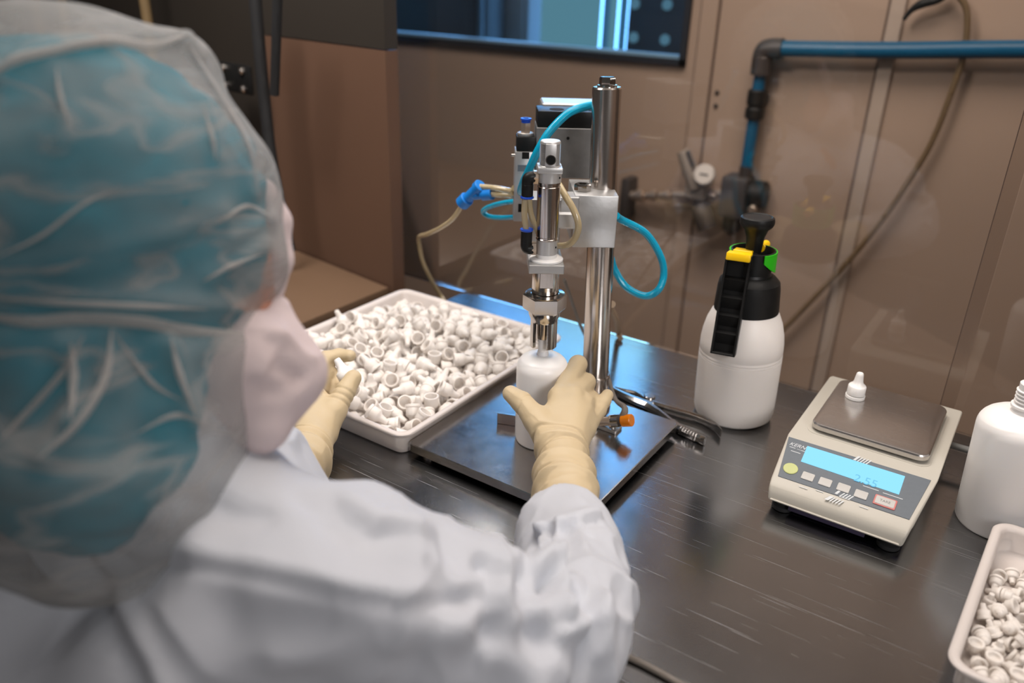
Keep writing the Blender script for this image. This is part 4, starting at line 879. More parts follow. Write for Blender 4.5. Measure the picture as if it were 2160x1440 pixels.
(-0.6877,0.8150,0.0324,0.334,0.200,0.758,-0.523),(-0.6372,0.8453,0.0269,0.419,-0.333,-0.813,0.229),(-0.7144,0.9101,0.0337,0.210,-0.625,-0.340,-0.671),(-0.9208,1.0293,0.0361,0.150,-0.928,0.262,-0.216),
(-0.7078,0.8005,0.0312,0.030,-0.185,-0.636,0.749),(-0.7535,0.7288,0.0418,0.375,-0.737,0.546,0.133),(-0.8033,1.0379,0.0385,0.169,0.349,0.619,-0.683),(-0.9135,0.7050,0.0472,0.156,0.931,-0.312,0.102),
(-0.9533,0.9088,0.0278,0.133,-0.160,-0.145,0.967),(-0.6601,0.8553,0.0306,0.626,-0.067,-0.753,-0.190),(-0.8286,0.8941,0.0357,0.258,0.469,0.839,0.101),(-0.9530,1.0686,0.0175,0.606,0.736,0.066,-0.296),
(-0.9534,0.8223,0.0383,0.459,-0.776,0.168,-0.398),(-0.7876,0.7816,0.0221,0.737,0.430,-0.512,0.102)],
[(0.0859,0.7869,0.0154,0.107,0.707,-0.454,0.532),(0.1113,0.8471,0.0147,0.533,0.226,0.785,0.220),(0.1735,0.8820,0.0143,0.471,0.005,-0.800,-0.371),(0.1493,0.8185,0.0145,0.027,-0.693,0.404,-0.597),
(0.1228,0.7648,0.0143,0.436,-0.286,-0.747,0.412),(0.0761,0.7558,0.0062,0.292,-0.000,-0.000,0.956),(0.1162,0.7898,0.0143,0.599,0.800,0.029,0.022),(0.2107,0.8563,0.0143,0.141,-0.507,-0.619,0.583),
(0.1565,0.8589,0.0143,0.597,0.796,0.078,0.058),(0.1986,0.8700,0.0143,0.591,0.311,-0.737,0.104),(0.0988,0.8862,0.0143,0.323,-0.096,0.795,-0.505),(0.0764,0.7911,0.0143,0.596,0.264,-0.755,0.067),
(0.1210,0.8253,0.0143,0.383,0.162,0.784,-0.461),(0.1093,0.7403,0.0143,0.127,-0.505,-0.620,-0.586),(0.1716,0.8995,0.0062,0.270,0.000,-0.000,-0.963),(0.1780,0.8647,0.0143,0.480,0.785,-0.153,-0.359),
(0.0665,0.8415,0.0145,0.532,-0.507,-0.629,0.253),(0.1316,0.7661,0.0143,0.365,-0.193,-0.777,-0.476),(0.0661,0.7169,0.0143,0.533,-0.516,-0.612,-0.275),(0.3217,0.7905,0.0143,0.417,0.252,0.760,0.431),
(0.0938,0.7057,0.0143,0.596,-0.429,0.675,-0.064),(0.0901,0.8113,0.0143,0.219,-0.400,-0.693,-0.558),(0.0835,0.8770,0.0143,0.078,0.251,0.760,-0.595),(0.1558,0.7655,0.0152,0.496,0.510,-0.665,0.228),
(0.1390,0.8275,0.0151,0.005,-0.645,0.524,0.555),(0.1718,0.7885,0.0152,0.520,0.307,0.780,0.165),(0.1790,0.7350,0.0152,0.237,-0.000,0.838,-0.492),(0.1906,0.8415,0.0143,0.359,0.800,0.026,0.480),
(0.1872,0.7992,0.0143,0.464,0.778,0.187,0.380),(0.2426,0.9186,0.0143,0.561,0.441,-0.668,0.211),(0.0992,0.7351,0.0138,0.429,0.616,0.322,0.577),(0.1722,0.7644,0.0143,0.570,-0.793,-0.107,-0.186),
(0.1383,0.7423,0.0147,0.476,-0.399,-0.710,0.332),(0.1462,0.7713,0.0143,0.547,-0.712,-0.366,-0.246),(0.0912,0.7940,0.0143,0.037,-0.594,-0.537,-0.599),(0.1977,0.7286,0.0143,0.554,0.463,-0.653,0.229),
(0.1311,0.8014,0.0143,0.529,0.144,0.787,0.283),(0.1151,0.7172,0.0143,0.353,-0.212,0.772,0.485),(0.1165,0.8693,0.0144,0.497,0.335,-0.728,0.333),(0.1953,0.9142,0.0143,0.514,0.250,-0.760,0.310),
(0.1137,0.8310,0.0143,0.267,0.632,-0.491,-0.537),(0.1352,0.6918,0.0062,0.302,-0.000,0.000,0.953),(0.1946,0.8234,0.0143,0.269,0.634,-0.489,-0.536),(0.0952,0.7326,0.0143,0.412,0.243,-0.762,-0.436),
(0.1864,0.7397,0.0143,0.326,0.435,0.672,0.503),(0.2177,0.8113,0.0062,0.554,0.000,-0.000,0.833),(0.1459,0.8261,0.0226,0.096,0.159,-0.972,0.142),(0.0834,0.8523,0.0143,0.543,-0.507,-0.620,0.254),
(0.0675,0.8133,0.0143,0.250,0.784,0.163,-0.545),(0.1540,0.7357,0.0144,0.243,-0.587,-0.545,0.547),(0.1380,0.7834,0.0143,0.012,0.635,-0.487,-0.600),(0.1194,0.7085,0.0143,0.499,-0.069,-0.797,0.332),
(0.2388,0.7944,0.0143,0.551,-0.144,-0.787,-0.237),(0.1867,0.8506,0.0144,0.543,0.734,-0.328,-0.242),(0.1330,0.7570,0.0132,0.614,-0.533,0.160,-0.560),(0.1432,0.8849,0.0062,0.992,-0.000,-0.000,-0.124),
(0.1050,0.7619,0.0148,0.004,-0.809,0.086,0.581),(0.1606,0.8307,0.0145,0.573,-0.537,-0.595,0.172),(0.1871,0.7589,0.0143,0.594,-0.793,0.108,-0.081),(0.1746,0.7590,0.0143,0.212,0.070,-0.797,0.561),
(0.1743,0.8166,0.0143,0.569,-0.576,-0.556,0.188),(0.1072,0.8148,0.0153,0.500,0.615,0.571,0.211),(0.0947,0.8365,0.0145,0.555,0.423,-0.682,-0.219),(0.1229,0.8950,0.0150,0.412,-0.793,0.240,-0.379),
(0.0868,0.7664,0.0149,0.536,-0.072,-0.823,-0.173),(0.0661,0.7115,0.0143,0.081,0.552,-0.579,0.594),(0.0794,0.8287,0.0143,0.457,0.024,-0.800,0.388),(0.0675,0.8425,0.0135,0.487,-0.375,0.454,-0.645),
(0.1138,0.7981,0.0152,0.265,0.685,0.483,0.477),(0.0870,0.6943,0.0062,0.940,-0.000,-0.000,-0.340),(0.1773,0.8331,0.0190,0.145,-0.778,-0.474,0.386),(0.2524,0.7646,0.0143,0.226,0.790,0.129,-0.555),
(0.1050,0.7708,0.0145,0.042,-0.074,-0.799,-0.596),(0.1175,0.7481,0.0161,0.434,-0.499,0.185,-0.727),(0.0580,0.8664,0.0143,0.007,-0.010,0.800,-0.600),(0.1424,0.8672,0.0143,0.487,0.600,0.530,-0.350),
(0.1620,0.7389,0.0152,0.257,-0.633,0.550,0.481),(0.0744,0.6851,0.0133,0.709,-0.531,0.203,0.418),(0.1657,0.7894,0.0143,0.256,-0.622,-0.503,0.542),(0.2241,0.7673,0.0143,0.498,-0.583,-0.548,-0.335),
(0.0597,0.8721,0.0143,0.516,-0.749,0.283,0.306),(0.0743,0.7387,0.0143,0.026,-0.603,0.526,0.599),(0.3219,0.7255,0.0143,0.053,-0.071,-0.797,0.597),(0.1272,0.8001,0.0266,0.515,0.856,-0.000,-0.043),
(0.1455,0.6905,0.0143,0.537,-0.169,0.782,-0.267),(0.3262,0.7762,0.0143,0.557,0.542,0.589,0.221),(0.1358,0.7156,0.0143,0.572,0.064,-0.798,0.180),(0.0585,0.7630,0.0149,0.278,-0.610,0.559,0.489),
(0.0719,0.7732,0.0118,0.818,-0.318,-0.222,0.425),(0.0691,0.8902,0.0143,0.193,0.431,-0.674,0.568),(0.1027,0.6918,0.0062,0.138,0.000,0.000,-0.990),(0.1446,0.7475,0.0227,0.000,-0.390,-0.921,-0.000),
(0.1582,0.7035,0.0143,0.589,0.642,0.478,0.114),(0.2353,0.8961,0.0143,0.029,-0.788,-0.140,0.599),(0.0751,0.8036,0.0143,0.263,0.628,0.496,0.539),(0.1135,0.6913,0.0143,0.596,0.261,0.756,-0.065),
(0.2073,0.6866,0.0143,0.209,-0.412,0.686,0.562),(0.2529,0.6979,0.0143,0.265,0.621,0.505,-0.538),(0.1137,0.7976,0.0159,0.453,-0.425,-0.342,0.705),(0.0805,0.8150,0.0261,0.317,0.568,-0.686,-0.326),
(0.1563,0.8016,0.0062,0.665,-0.000,-0.000,0.747),(0.2340,0.8448,0.0143,0.415,0.553,-0.578,-0.433),(0.2134,0.8272,0.0062,0.176,0.000,0.000,-0.984),(0.1178,0.7799,0.0184,0.824,0.375,-0.000,0.425),
(0.1034,0.8393,0.0125,0.026,-0.193,0.432,0.881),(0.1226,0.9328,0.0143,0.470,0.780,-0.181,0.372),(0.0943,0.8596,0.0143,0.582,0.637,-0.485,0.146),(0.1566,0.7171,0.0144,0.587,-0.607,0.524,0.110),
(0.1546,0.7128,0.0143,0.392,0.148,-0.786,0.454),(0.2027,0.8086,0.0143,0.343,0.228,0.767,-0.492),(0.1612,0.7805,0.0135,0.643,0.456,-0.399,0.468),(0.1703,0.8493,0.0218,0.119,0.109,-0.961,0.225),
(0.1349,0.8697,0.0143,0.589,-0.786,-0.147,0.111),(0.2213,0.7006,0.0143,0.142,-0.716,0.358,0.583),(0.0964,0.7211,0.0227,0.000,-0.531,-0.847,-0.000),(0.0863,0.7520,0.0143,0.373,-0.498,0.626,-0.469),
(0.0870,0.7874,0.0172,0.418,0.150,-0.521,-0.729),(0.1793,0.7355,0.0154,0.322,0.030,-0.545,-0.773),(0.1642,0.7291,0.0156,0.600,-0.285,0.293,0.688),(0.1528,0.8680,0.0143,0.217,0.290,0.746,0.559),
(0.2268,0.7240,0.0143,0.524,-0.133,-0.789,0.291),(0.0580,0.8246,0.0062,0.037,-0.000,-0.000,-0.999),(0.1040,0.7819,0.0185,0.729,-0.096,-0.468,-0.491),(0.0910,0.8708,0.0143,0.583,0.007,0.800,-0.139),
(0.2364,0.6900,0.0062,0.558,0.000,0.000,0.830),(0.1513,0.7966,0.0160,0.677,-0.212,-0.500,0.497),(0.0952,0.7717,0.0264,0.436,0.514,-0.726,0.133),(0.0607,0.7625,0.0133,0.239,0.319,-0.462,0.793),
(0.2097,0.8854,0.0143,0.168,-0.536,-0.594,0.576),(0.0676,0.8060,0.0189,0.645,0.425,-0.290,0.566),(0.1130,0.7631,0.0184,0.458,0.335,-0.045,-0.822),(0.1616,0.8446,0.0239,0.605,-0.072,-0.738,0.290),
(0.1228,0.8366,0.0216,0.269,0.728,-0.630,0.044),(0.1459,0.9132,0.0062,0.981,-0.000,0.000,0.194),(0.2027,0.8136,0.0145,0.135,-0.064,-0.799,-0.582),(0.0826,0.7819,0.0216,0.847,0.465,-0.256,0.012),
(0.1077,0.9183,0.0143,0.433,0.761,-0.247,-0.414),(0.0783,0.8934,0.0144,0.321,0.685,0.421,0.500),(0.1858,0.8831,0.0062,0.311,0.000,-0.000,0.951),(0.0591,0.6942,0.0143,0.384,-0.713,0.363,0.460),
(0.1774,0.9106,0.0143,0.080,0.107,-0.793,-0.594),(0.0806,0.7137,0.0145,0.392,-0.707,-0.386,-0.443),(0.1428,0.8485,0.0123,0.730,0.427,0.123,-0.519),(0.1808,0.9271,0.0143,0.596,-0.257,0.758,0.062),
(0.1031,0.8191,0.0240,0.081,-0.530,-0.841,-0.079),(0.1699,0.8041,0.0231,0.018,0.610,-0.422,-0.671),(0.1769,0.8024,0.0062,0.854,-0.000,0.000,-0.520),(0.1763,0.7233,0.0144,0.197,0.676,0.429,-0.566),
(0.1408,0.8104,0.0261,0.194,-0.891,0.191,0.362),(0.1935,0.7771,0.0143,0.118,-0.730,-0.328,-0.588),(0.2662,0.7819,0.0143,0.510,-0.431,-0.674,0.315),(0.0578,0.7386,0.0227,0.000,0.330,-0.944,-0.000),
(0.1904,0.6856,0.0143,0.225,-0.051,0.799,0.556),(0.1030,0.7529,0.0238,0.681,0.646,-0.343,-0.033),(0.2496,0.8117,0.0143,0.380,0.726,-0.338,-0.464),(0.0592,0.7915,0.0121,0.910,-0.343,-0.231,-0.025),
(0.1430,0.7271,0.0140,0.509,0.596,0.426,-0.452),(0.1344,0.8570,0.0137,0.757,-0.075,-0.644,0.082),(0.0844,0.7121,0.0150,0.729,0.589,0.056,-0.344),(0.1179,0.8798,0.0083,0.463,-0.117,0.064,-0.876),
(0.1288,0.7293,0.0227,0.000,-0.630,0.777,-0.000),(0.0966,0.9018,0.0164,0.457,-0.066,0.857,-0.227),(0.3012,0.7288,0.0143,0.587,-0.636,-0.486,0.121),(0.3698,0.7736,0.0062,0.958,-0.000,0.000,0.287),
(0.2633,0.7922,0.0143,0.542,-0.495,-0.629,-0.257),(0.1858,0.8174,0.0144,0.616,-0.005,-0.469,0.633),(0.1925,0.8538,0.0227,0.000,0.978,-0.209,-0.000),(0.1712,0.7024,0.0143,0.293,-0.790,0.129,-0.523),
(0.0749,0.7297,0.0227,0.000,-0.435,0.900,0.000),(0.1103,0.8951,0.0132,0.829,0.157,0.534,-0.052)])

# ================================================================== bottles
def bottle(name, x, y, z0, r, zs, zn, rn, label, group=None, thread=True, lean=-.0135):
    t = thing(name, (x, y, z0), label, 'bottle', group)
    mm = frame_to((x, y, z0), (lean, 0, 1))
    h = zs
    prof = [(0, .0015), (r * .80, .0012), (r * .88, 0), (r * .95, .0012), (r, .006), (r, h * .86)]
    ro = h * .20
    for k in range(1, 9):
        a = pi / 2 * k / 8; prof.append((r - (r - rn * 1.25) * (1 - math.cos(a)) ** 1.15, h * .86 + ro * math.sin(a) * .82))
    zt = prof[-1][1]
    prof += [(rn * 1.12, zt + .002), (rn * 1.1, zt + .004), (rn, zt + .005)]
    obj('bottle_body', B().lathe(prof, 56, mm), 'bottle_white', t)
    npf = [(rn * .98, zt + .004)]
    z = zt + .006
    if thread:
        npf += [(rn * 1.35, zt + .006), (rn * 1.35, zt + .009), (rn, zt + .010)]; z = zt + .012
        while z < zn - .008: npf += [(rn, z), (rn * 1.16, z + .0008), (rn * 1.16, z + .0018), (rn, z + .0026)]; z += .0045
    npf += [(rn, zn - .001), (rn * .92, zn), (rn * .7, zn), (rn * .7, zn - .006), (0, zn - .006)]
    obj('bottle_neck', B().lathe(npf, 36, mm), 'bottle_white', t)
    return t
bottle('dropper_bottle', -.4863, .8085, .0222, .0338, .124, .150, .0065, 'white plastic bottle under the press held by the yellow gloved hand', thread=False)
bottle('dropper_bottle', .050, 1.012, .0002, .0458, .150, .190, .0118, 'white plastic bottle with threaded neck standing right of the weighing scale', lean=-.05)

# ================================================================== trays
def tray(name, x0, x1, y0, y1, label, rot=0.0):
    c = ((x0 + x1) / 2, (y0 + y1) / 2)
    t = thing(name, (c[0], c[1], 0), label, 'tray'); 
    S_ = lambda i, r, z: (x0 + i - c[0], x1 - i - c[0], y0 + i - c[1], y1 - i - c[1], r, z)
    b = B().rrloft([S_(.014, .012, .0003), S_(.0105, .016, .003), S_(.0095, .018, .024), S_(.004, .020, .0325), S_(.0, .022, .034), S_(-.0005, .022, .0365), S_(.001, .021, .0385), S_(.004, .019, .0390), S_(.008, .016, .0375), S_(.0102, .014, .033), S_(.0106, .013, .010), S_(.0125, .012, .0068), S_(.018, .010, .0055)], 8)
    me = b.mesh(name, 50); me.materials.append(M['tray_white'])
    o = bpy.data.objects.new('tray_shell', me); COL.objects.link(o); o.parent = t
    t.rotation_euler.z = rot
    return t
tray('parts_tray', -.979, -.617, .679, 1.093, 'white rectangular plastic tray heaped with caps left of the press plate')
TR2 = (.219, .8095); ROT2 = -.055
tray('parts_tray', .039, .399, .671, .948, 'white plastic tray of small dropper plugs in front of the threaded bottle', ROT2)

# ================================================================== caps
def cap_profile():
    out = [(.0115, 0), (.0126, .0003), (.0128, .001), (.0128, .0046), (.0124, .0050), (.0117, .0053), (.0117, .0060), (.0119, .0064), (.0117, .0178), (.0108, .0192), (.0072, .0225), (.0060, .0260), (.0050, .0335), (.0046, .0365), (.0036, .0380), (0, .0382)]
    inn = [(0, .0150), (.0070, .0150), (.0094, .0135), (.0100, .0120), (.0100, .0008), (.0108, 0), (.0115, 0)]
    return inn + out[1:]
def cap_mesh(n):
    return B().lathe(cap_profile(), n, close=False).mesh('bottle_closure', 40)
CAPM = B().lathe([(r * .86, z * .86) for r, z in cap_profile()], 24, close=False).mesh('bottle_closure', 40); CAPM.materials.append(M['cap_white'])
PLUGM = B().lathe([(0, .0042), (.0042, .0040), (.0050, .0030), (.0054, .0004), (.0060, 0), (.0074, 0), (.0078, .0004), (.0078, .0026), (.0072, .0031), (.0063, .0034), (.0061, .0086), (.0054, .0095), (.0036, .0102), (.0030, .0125), (.0026, .0160), (.0018, .0166), (0, .0166)], 22, close=False).mesh('dropper_plug', 40); PLUGM.materials.append(M['cap_white'])
for ci, (lst, lab, grp) in enumerate(zip(CAPS, ('white hollow screw cap lying loose in the heap in the tray left of the press', 'small white dropper plug lying loose in the tray in front of the threaded bottle'), ('caps heaped in the tray left of the press', 'dropper plugs in the tray at the right edge'))):
    first = None
    for x, y, z, qw, qx, qy, qz in lst:
        q = Quaternion((qw, qx, qy, qz)).normalized(); p = Vector((x, y, z))
        if ci:
            p = rotz(p, ROT2, TR2); q = Quaternion((0, 0, 1), ROT2) @ q
        if first is None:
            o = bpy.data.objects.new('dropper_plug' if ci else 'bottle_closure', PLUGM if ci else CAPM); first = o
        else: o = first.copy()
        COL.objects.link(o); o.location = p; o.rotation_mode = 'QUATERNION'; o.rotation_quaternion = q
        props(o, lab, 'dropper plug' if ci else 'bottle cap', grp)
def detailed_cap(loc, q, label):
    t = thing('bottle_closure', loc, label, 'bottle cap'); t.rotation_mode = 'QUATERNION'; t.rotation_quaternion = q
    pr = cap_profile(); k = [i for i, p in enumerate(pr) if abs(p[1] - .0053) < 1e-6][0]
    for nm, pf in (('tamper_ring', pr[:k][4:] + [(.0105, .0050), (.0100, .0045)]), ('cap_shell', [(.0100, .0060), (.0117, .0060)] + pr[k + 2:k + 3] + [(.0119, .0064), (.0117, .0178), (.0108, .0192), (.0085, .0206)]), ('nozzle', pr[-7:])):
        me = B().lathe(pf, 40, close=False).mesh(nm, 40); me.materials.append(M['white_plastic'])
        o = bpy.data.objects.new(nm, me); COL.objects.link(o); o.parent = t
    return t
pc_ = at_z(1803, 838, .0765)
detailed_cap((pc_.x, pc_.y, .0766), Quaternion((1, 0, 0, 0)), 'white pointed screw cap standing upright on the steel weighing pan')

# ================================================================== weighing scale
SX0, SX1 = -.200, -.0195
sc = thing('weighing_scale', (-.11, 1.02, 0), 'grey bench scale with lit blue display and steel weighing pan', 'scale')
def sec(y, z, i=0.0): return (SX0 + i, SX1 - i, y, z)
b = B(); bb = bmesh.new()
prof = [(.868, .014, .006), (.8705, .028, .004), (.8745, .034, .003), (.884, .0392, .002), (.957, .0635, .0), (1.160, .0635, .0), (1.1725, .060, .001), (1.180, .016, .004)]
L_ = [bb.verts.new((SX0 + i + (.004 if y < .9 else 0), y, z)) for y, z, i in prof]; R_v = [bb.verts.new((SX1 - i - (.009 if y < .9 else 0), y, z)) for y, z, i in prof]
bb.faces.new(L_); bb.faces.new(R_v[::-1]); n_ = len(prof)
for k in range(n_): bb.faces.new([L_[(k + 1) % n_], L_[k], R_v[k], R_v[(k + 1) % n_]])
bmesh.ops.recalc_face_normals(bb, faces=bb.faces)
ed = [e for e in bb.edges if e.calc_face_angle(0) > .35]
bmesh.ops.bevel(bb, geom=ed, offset=.0035, segments=3, profile=.5, affect='EDGES')
b.join(bb); bb.free()
body = obj('housing', b, 'scale_body', sc)
obj('rim_line', B().box(SX0 + .013, SX1 - .018, .8668, .8705, .0165, .0185, .0008, 1), 'scale_body', body)
# front panel plane
n0 = Vector((0, -.0243, .073)).normalized(); O_ = Vector((0, .884, .0394)); ES = Vector((0, .073, .0243)).normalized(); EX = Vector((1, 0, 0))
pmx = Matrix((EX, ES, n0)).transposed().to_4x4(); pmx.translation = O_
def pn(u, v):
    q = at_p(u, v, O_, n0) - O_; return (q.dot(EX), q.dot(ES))
pan_px = [(1641, 1004), (1664, 921), (1964, 1013), (1918, 1096)]
pq = [pn(*p) for p in pan_px]
fp = obj('front_panel', B().prism([pq[0], pq[3], pq[2], pq[1]], -.0006, .0006, pmx, .0002, 1), 'scale_panel', sc, label='dark grey keypad panel')
lcd = [pn(*p) for p in [(1689, 974), (1703, 941), (1909, 1005), (1896, 1044)]]
scr = obj('display', B().prism([lcd[0], lcd[3], lcd[2], lcd[1]], .0006, .0012, pmx, .0003, 1), 'screen', sc, label='lit pale blue display')
b = B(); dp = Vector(pn(1800, 1010))
text_into(b, '2.55', pmx @ Vector((dp.x, dp.y - .003, .0013)), EX, ES, .016, .0001)
obj('digits', b, 'digit', scr)
def key(u, v, wd, hh, mat, rr=.0015, nm='key', up=0.0):
    c = pn(u, v); m2 = pmx @ Matrix.Translation((c[0], c[1], up))
    return obj(nm, B().rrloft([(-wd / 2, wd / 2, -hh / 2, hh / 2, rr, .0005), (-wd / 2, wd / 2, -hh / 2, hh / 2, rr, .0015), (-wd / 2 + .0006, wd / 2 - .0006, -hh / 2 + .0006, hh / 2 - .0006, rr, .0019)], 5, m2), mat, sc)
c = pn(1667.5, 989); obj('power_key', B().lathe([(.0088, .0004), (.0088, .0014), (.0080, .0019), (0, .0021)], 36, pmx @ Matrix.Translation((c[0], c[1], 0))), 'scale_green', sc, label='round pale green key')
for (u, v) in ((1704, 1006), (1740.5, 1018), (1779, 1030), (1816, 1044)): key(u, v, .0145, .0120, 'scale_key')
key(1866.5, 1060, .0245, .0150, 'scale_red'); tk = key(1866.5, 1060, .0212, .0120, 'scale_key', nm='tare_key', up=.0006)
b = B(); c = pn(1866.5, 1060); text_into(b, 'TARE', pmx @ Vector((c[0], c[1] - .0018, .0026)), EX, ES, .0050, .0001, align='CENTER'); obj('key_print', b, 'print_grey', tk)
# printed name and slanted stripes
b = B(); c = pn(1664, 938); text_into(b, 'KERN', pmx @ Vector((c[0], c[1], .0007)), EX, ES, .0080, .0001, shear=.35)
c2 = pn(1666, 941); b.box(c2[0], c2[0] + .0075, c2[1] - .0014, c2[1] - .0006, .0006, .0008, mat=pmx); b.box(c2[0] + .0095, c2[0] + .0245, c2[1] - .0014, c2[1] - .0010, .0006, .0008, mat=pmx)
def stripes(u, v, k, w_, h_, gap, sh):
    q = pn(u, v)
    for i in range(k):
        x = q[0] + i * gap
        b.prism([(x, q[1]), (x + w_, q[1]), (x + w_ + sh, q[1] + h_), (x + sh, q[1] + h_)], .0006, .0008, pmx)
stripes(1799, 970, 1, .0030, .0085, .004, .004); stripes(1807, 973, 4, .0016, .0082, .0034, .004)
stripes(1760, 1041, 1, .0030, .0130, .004, .0055); stripes(1769, 1047, 4, .0016, .0075, .0034, .004)
stripes(1738, 1053, 1, .0045, .0080, .004, .005); stripes(1748, 1057, 4, .0017, .0075, .0034, .004)
for (u, v, w_) in ((1668, 951, .012), (1690, 951, .004), (1685, 1026, .010), (1720, 1034, .009), (1770, 1048, .012), (1812, 1068, .010), (1820, 1025, .018), (1862, 1040, .022)):
    q = pn(u, v); b.box(q[0], q[0] + w_, q[1], q[1] + .0009, .0006, .0007, mat=pmx)
obj('panel_print', b, 'print_white', fp)
# edge bead round the panel
# pan
px0, px1, py0, py1 = -.1795, -.0375, .980, 1.139
pan = obj('weighing_pan', B().rrloft([(px0 + .004, px1 - .004, py0 + .004, py1 - .004, .012, .0668), (px0 + .001, px1 - .001, py0 + .001, py1 - .001, .013, .0672), (px0, px1, py0, py1, .014, .0685), (px0, px1, py0, py1, .014, .0738), (px0 + .0012, px1 - .0012, py0 + .0012, py1 - .0012, .013, .0756), (px0 + .004, px1 - .004, py0 + .004, py1 - .004, .011, .0764)], 8), 'pan_steel', sc, label='brushed steel weighing pan')
obj('pan_support', B().box(px0 + .03, px1 - .03, py0 + .03, py1 - .03, .0625, .0670, .002), 'black_plastic', sc)
obj('pan_recess', B().rrloft([(px0 - .004, px1 + .004, py0 - .004, py1 + .004, .014, .0634), (px0 - .004, px1 + .004, py0 - .004, py1 + .004, .014, .0640), (px0 - .002, px1 + .002, py0 - .002, py1 + .002, .013, .0640)], 6), 'scale_body', sc)
obj('underside', B().box(SX0 + .012, SX1 - .016, .880, 1.17, .0085, .0165, .002), 'purple_base', sc)
obj('skid', B().prism([(SX0 + .035, .872), (SX1 - .055, .872), (SX1 - .065, .885), (SX0 + .045, .885)], .007, .0145, bev=.001), 'purple_base', sc)
for x in (SX0 + .026, SX1 - .030):
    for y in (.885, 1.155): obj('foot', B().lathe([(.011, 0), (.013, .001), (.013, .006), (.009, .007), (.009, .0135)], 26, Matrix.Translation((x, y, 0))), 'black_rubber', sc)
pl0 = at_y(2035, 918, 1.16)
obj('power_plug', B().cyl((SX1 - .004, 1.12, pl0.z), (SX1 + .024, 1.12, pl0.z), .0045, bev=.0008).tube([(SX1 + .02, 1.12, pl0.z), (SX1 + .05, 1.125, pl0.z - .004), (SX1 + .10, 1.15, .006), (SX1 + .3, 1.17, .004)], .0030, 10), 'print_grey', sc, label='grey power plug and lead')

# ================================================================== pump sprayer
sx_, sy_ = -.3100, 1.0776
spr = thing('pump_sprayer', (sx_, sy_, 0), 'white pump spray bottle with black head, yellow latch and green clip', 'spray bottle')
sm = frame_to((sx_, sy_, 0), (-.030, 0, 1))
pr = [(0, .002), (.040, .001), (.050, .0003), (.0560, .005), (.0582, .013), (.0588, .030), (.0594, .098), (.0588, .0985), (.0594, .0995), (.0588, .1030), (.0594, .1040), (.0588, .1075), (.0592, .1085), (.0588, .122), (.0570, .136), (.0530, .152), (.0470, .166), (.0440, .171), (.040, .172)]
obj('bottle_body', B().lathe(pr, 64, sm), 'sprayer_white', spr)
hd = obj('screw_collar', B().lathe([(.0450, .1695), (.0452, .1715), (.0432, .2040), (.0415, .2130), (.0350, .2200), (.0285, .2230), (.0265, .228)], 56, sm), 'black_plastic', spr)
obj('pump_cup', B().lathe([(.0260, .222), (.0275, .228), (.0300, .2560), (.0305, .2580), (.0285, .2585), (.0275, .2560), (.0250, .2380), (0, .2380)], 48, sm), 'black_plastic', spr)
obj('plunger_knob', B().lathe([(.0100, .240), (.0108, .258), (.0125, .276), (.0165, .287), (.0215, .2915), (.0232, .2950), (.0235, .3000), (.0225, .3035), (.0200, .3050), (.0180, .3038), (0, .3035)], 44, sm), 'black_plastic', spr)
# frame for the lever: F faces the viewer side of the bottle
FV = Vector((.20, -.98, 0)).normalized(); SV = Vector((0, 0, 1)).cross(FV).normalized()   # SV to the right seen from the front
if SV.dot(Vector(RC[0])) < 0: SV = -SV
lt = at_y(1556, 556, 1.028); lbm = at_y(1524, 748, 1.004)
ld = (lbm - lt); Lh = ld.length; ld.normalize()
wv = (SV - ld * SV.dot(ld)).normalized(); nv = ld.cross(wv).normalized()
if nv.dot(FV) < 0: nv = -nv
lm = Matrix((wv, nv, -ld)).transposed().to_4x4(); lm.translation = lt     # local: x width, y outwards, z up along the lever
W2 = .0168
b = B(); b.box(-W2, W2, -.010, -.007, -Lh, .006, .0006, 1, mat=lm); b.box(-W2, -W2 + .003, -.022, .004, -Lh, .006, .0008, 1, mat=lm); b.box(W2 - .003, W2, -.022, .004, -Lh, .006, .0008, 1, mat=lm)
b.box(-W2, W2, -.010, .004, -Lh, -Lh + .003, .0006, 1, mat=lm)
lev = obj('trigger_lever', b, 'black_plastic', spr, label='long black trigger lever')
for k in range(4):
    z1 = -Lh + .030 + k * (Lh - .02) / 4.3
    bb = bmesh.new(); vs = [bb.verts.new(v) for v in ((-W2 + .003, -.007, z1 - .016), (W2 - .003, -.007, z1 - .016), (W2 - .003, .001, z1), (-W2 + .003, .001, z1), (-W2 + .003, -.007, z1 + .004), (W2 - .003, -.007, z1 + .004))]
    for f in ((0, 1, 2, 3), (3, 2, 5, 4), (0, 3, 4), (1, 5, 2), (0, 4, 5, 1)): bb.faces.new([vs[i] for i in f])
    bb2 = B().join(bb, lm); bb.free(); obj('finger_step', bb2, 'black_plastic', lev)
# bridge from the lever to the cup
top_c = sm @ Vector((0, 0, .244))
b = B().tube([lt + nv * -.012 + Vector((0, 0, -.004)), lt.lerp(top_c, .5) + Vector((0, 0, -.002)), top_c], .012, 12, rs=[.011, .014, .014]); b.box(W2 - .003, W2, -.040, .0, -.045, .012, .001, 1, mat=lm); b.box(-W2, -W2 + .003, -.040, .0, -.045, .012, .001, 1, mat=lm)
obj('lever_bridge', b, 'black_plastic', spr)
yl = obj('latch', B().box(-.0160, .0160, -.020, .008, .004, .0145, .0015, 2, mat=lm).box(-.0110, .0150, -.050, -.018, .012, .0165, .001, 1, mat=lm), 'yellow', spr, label='yellow plastic latch')
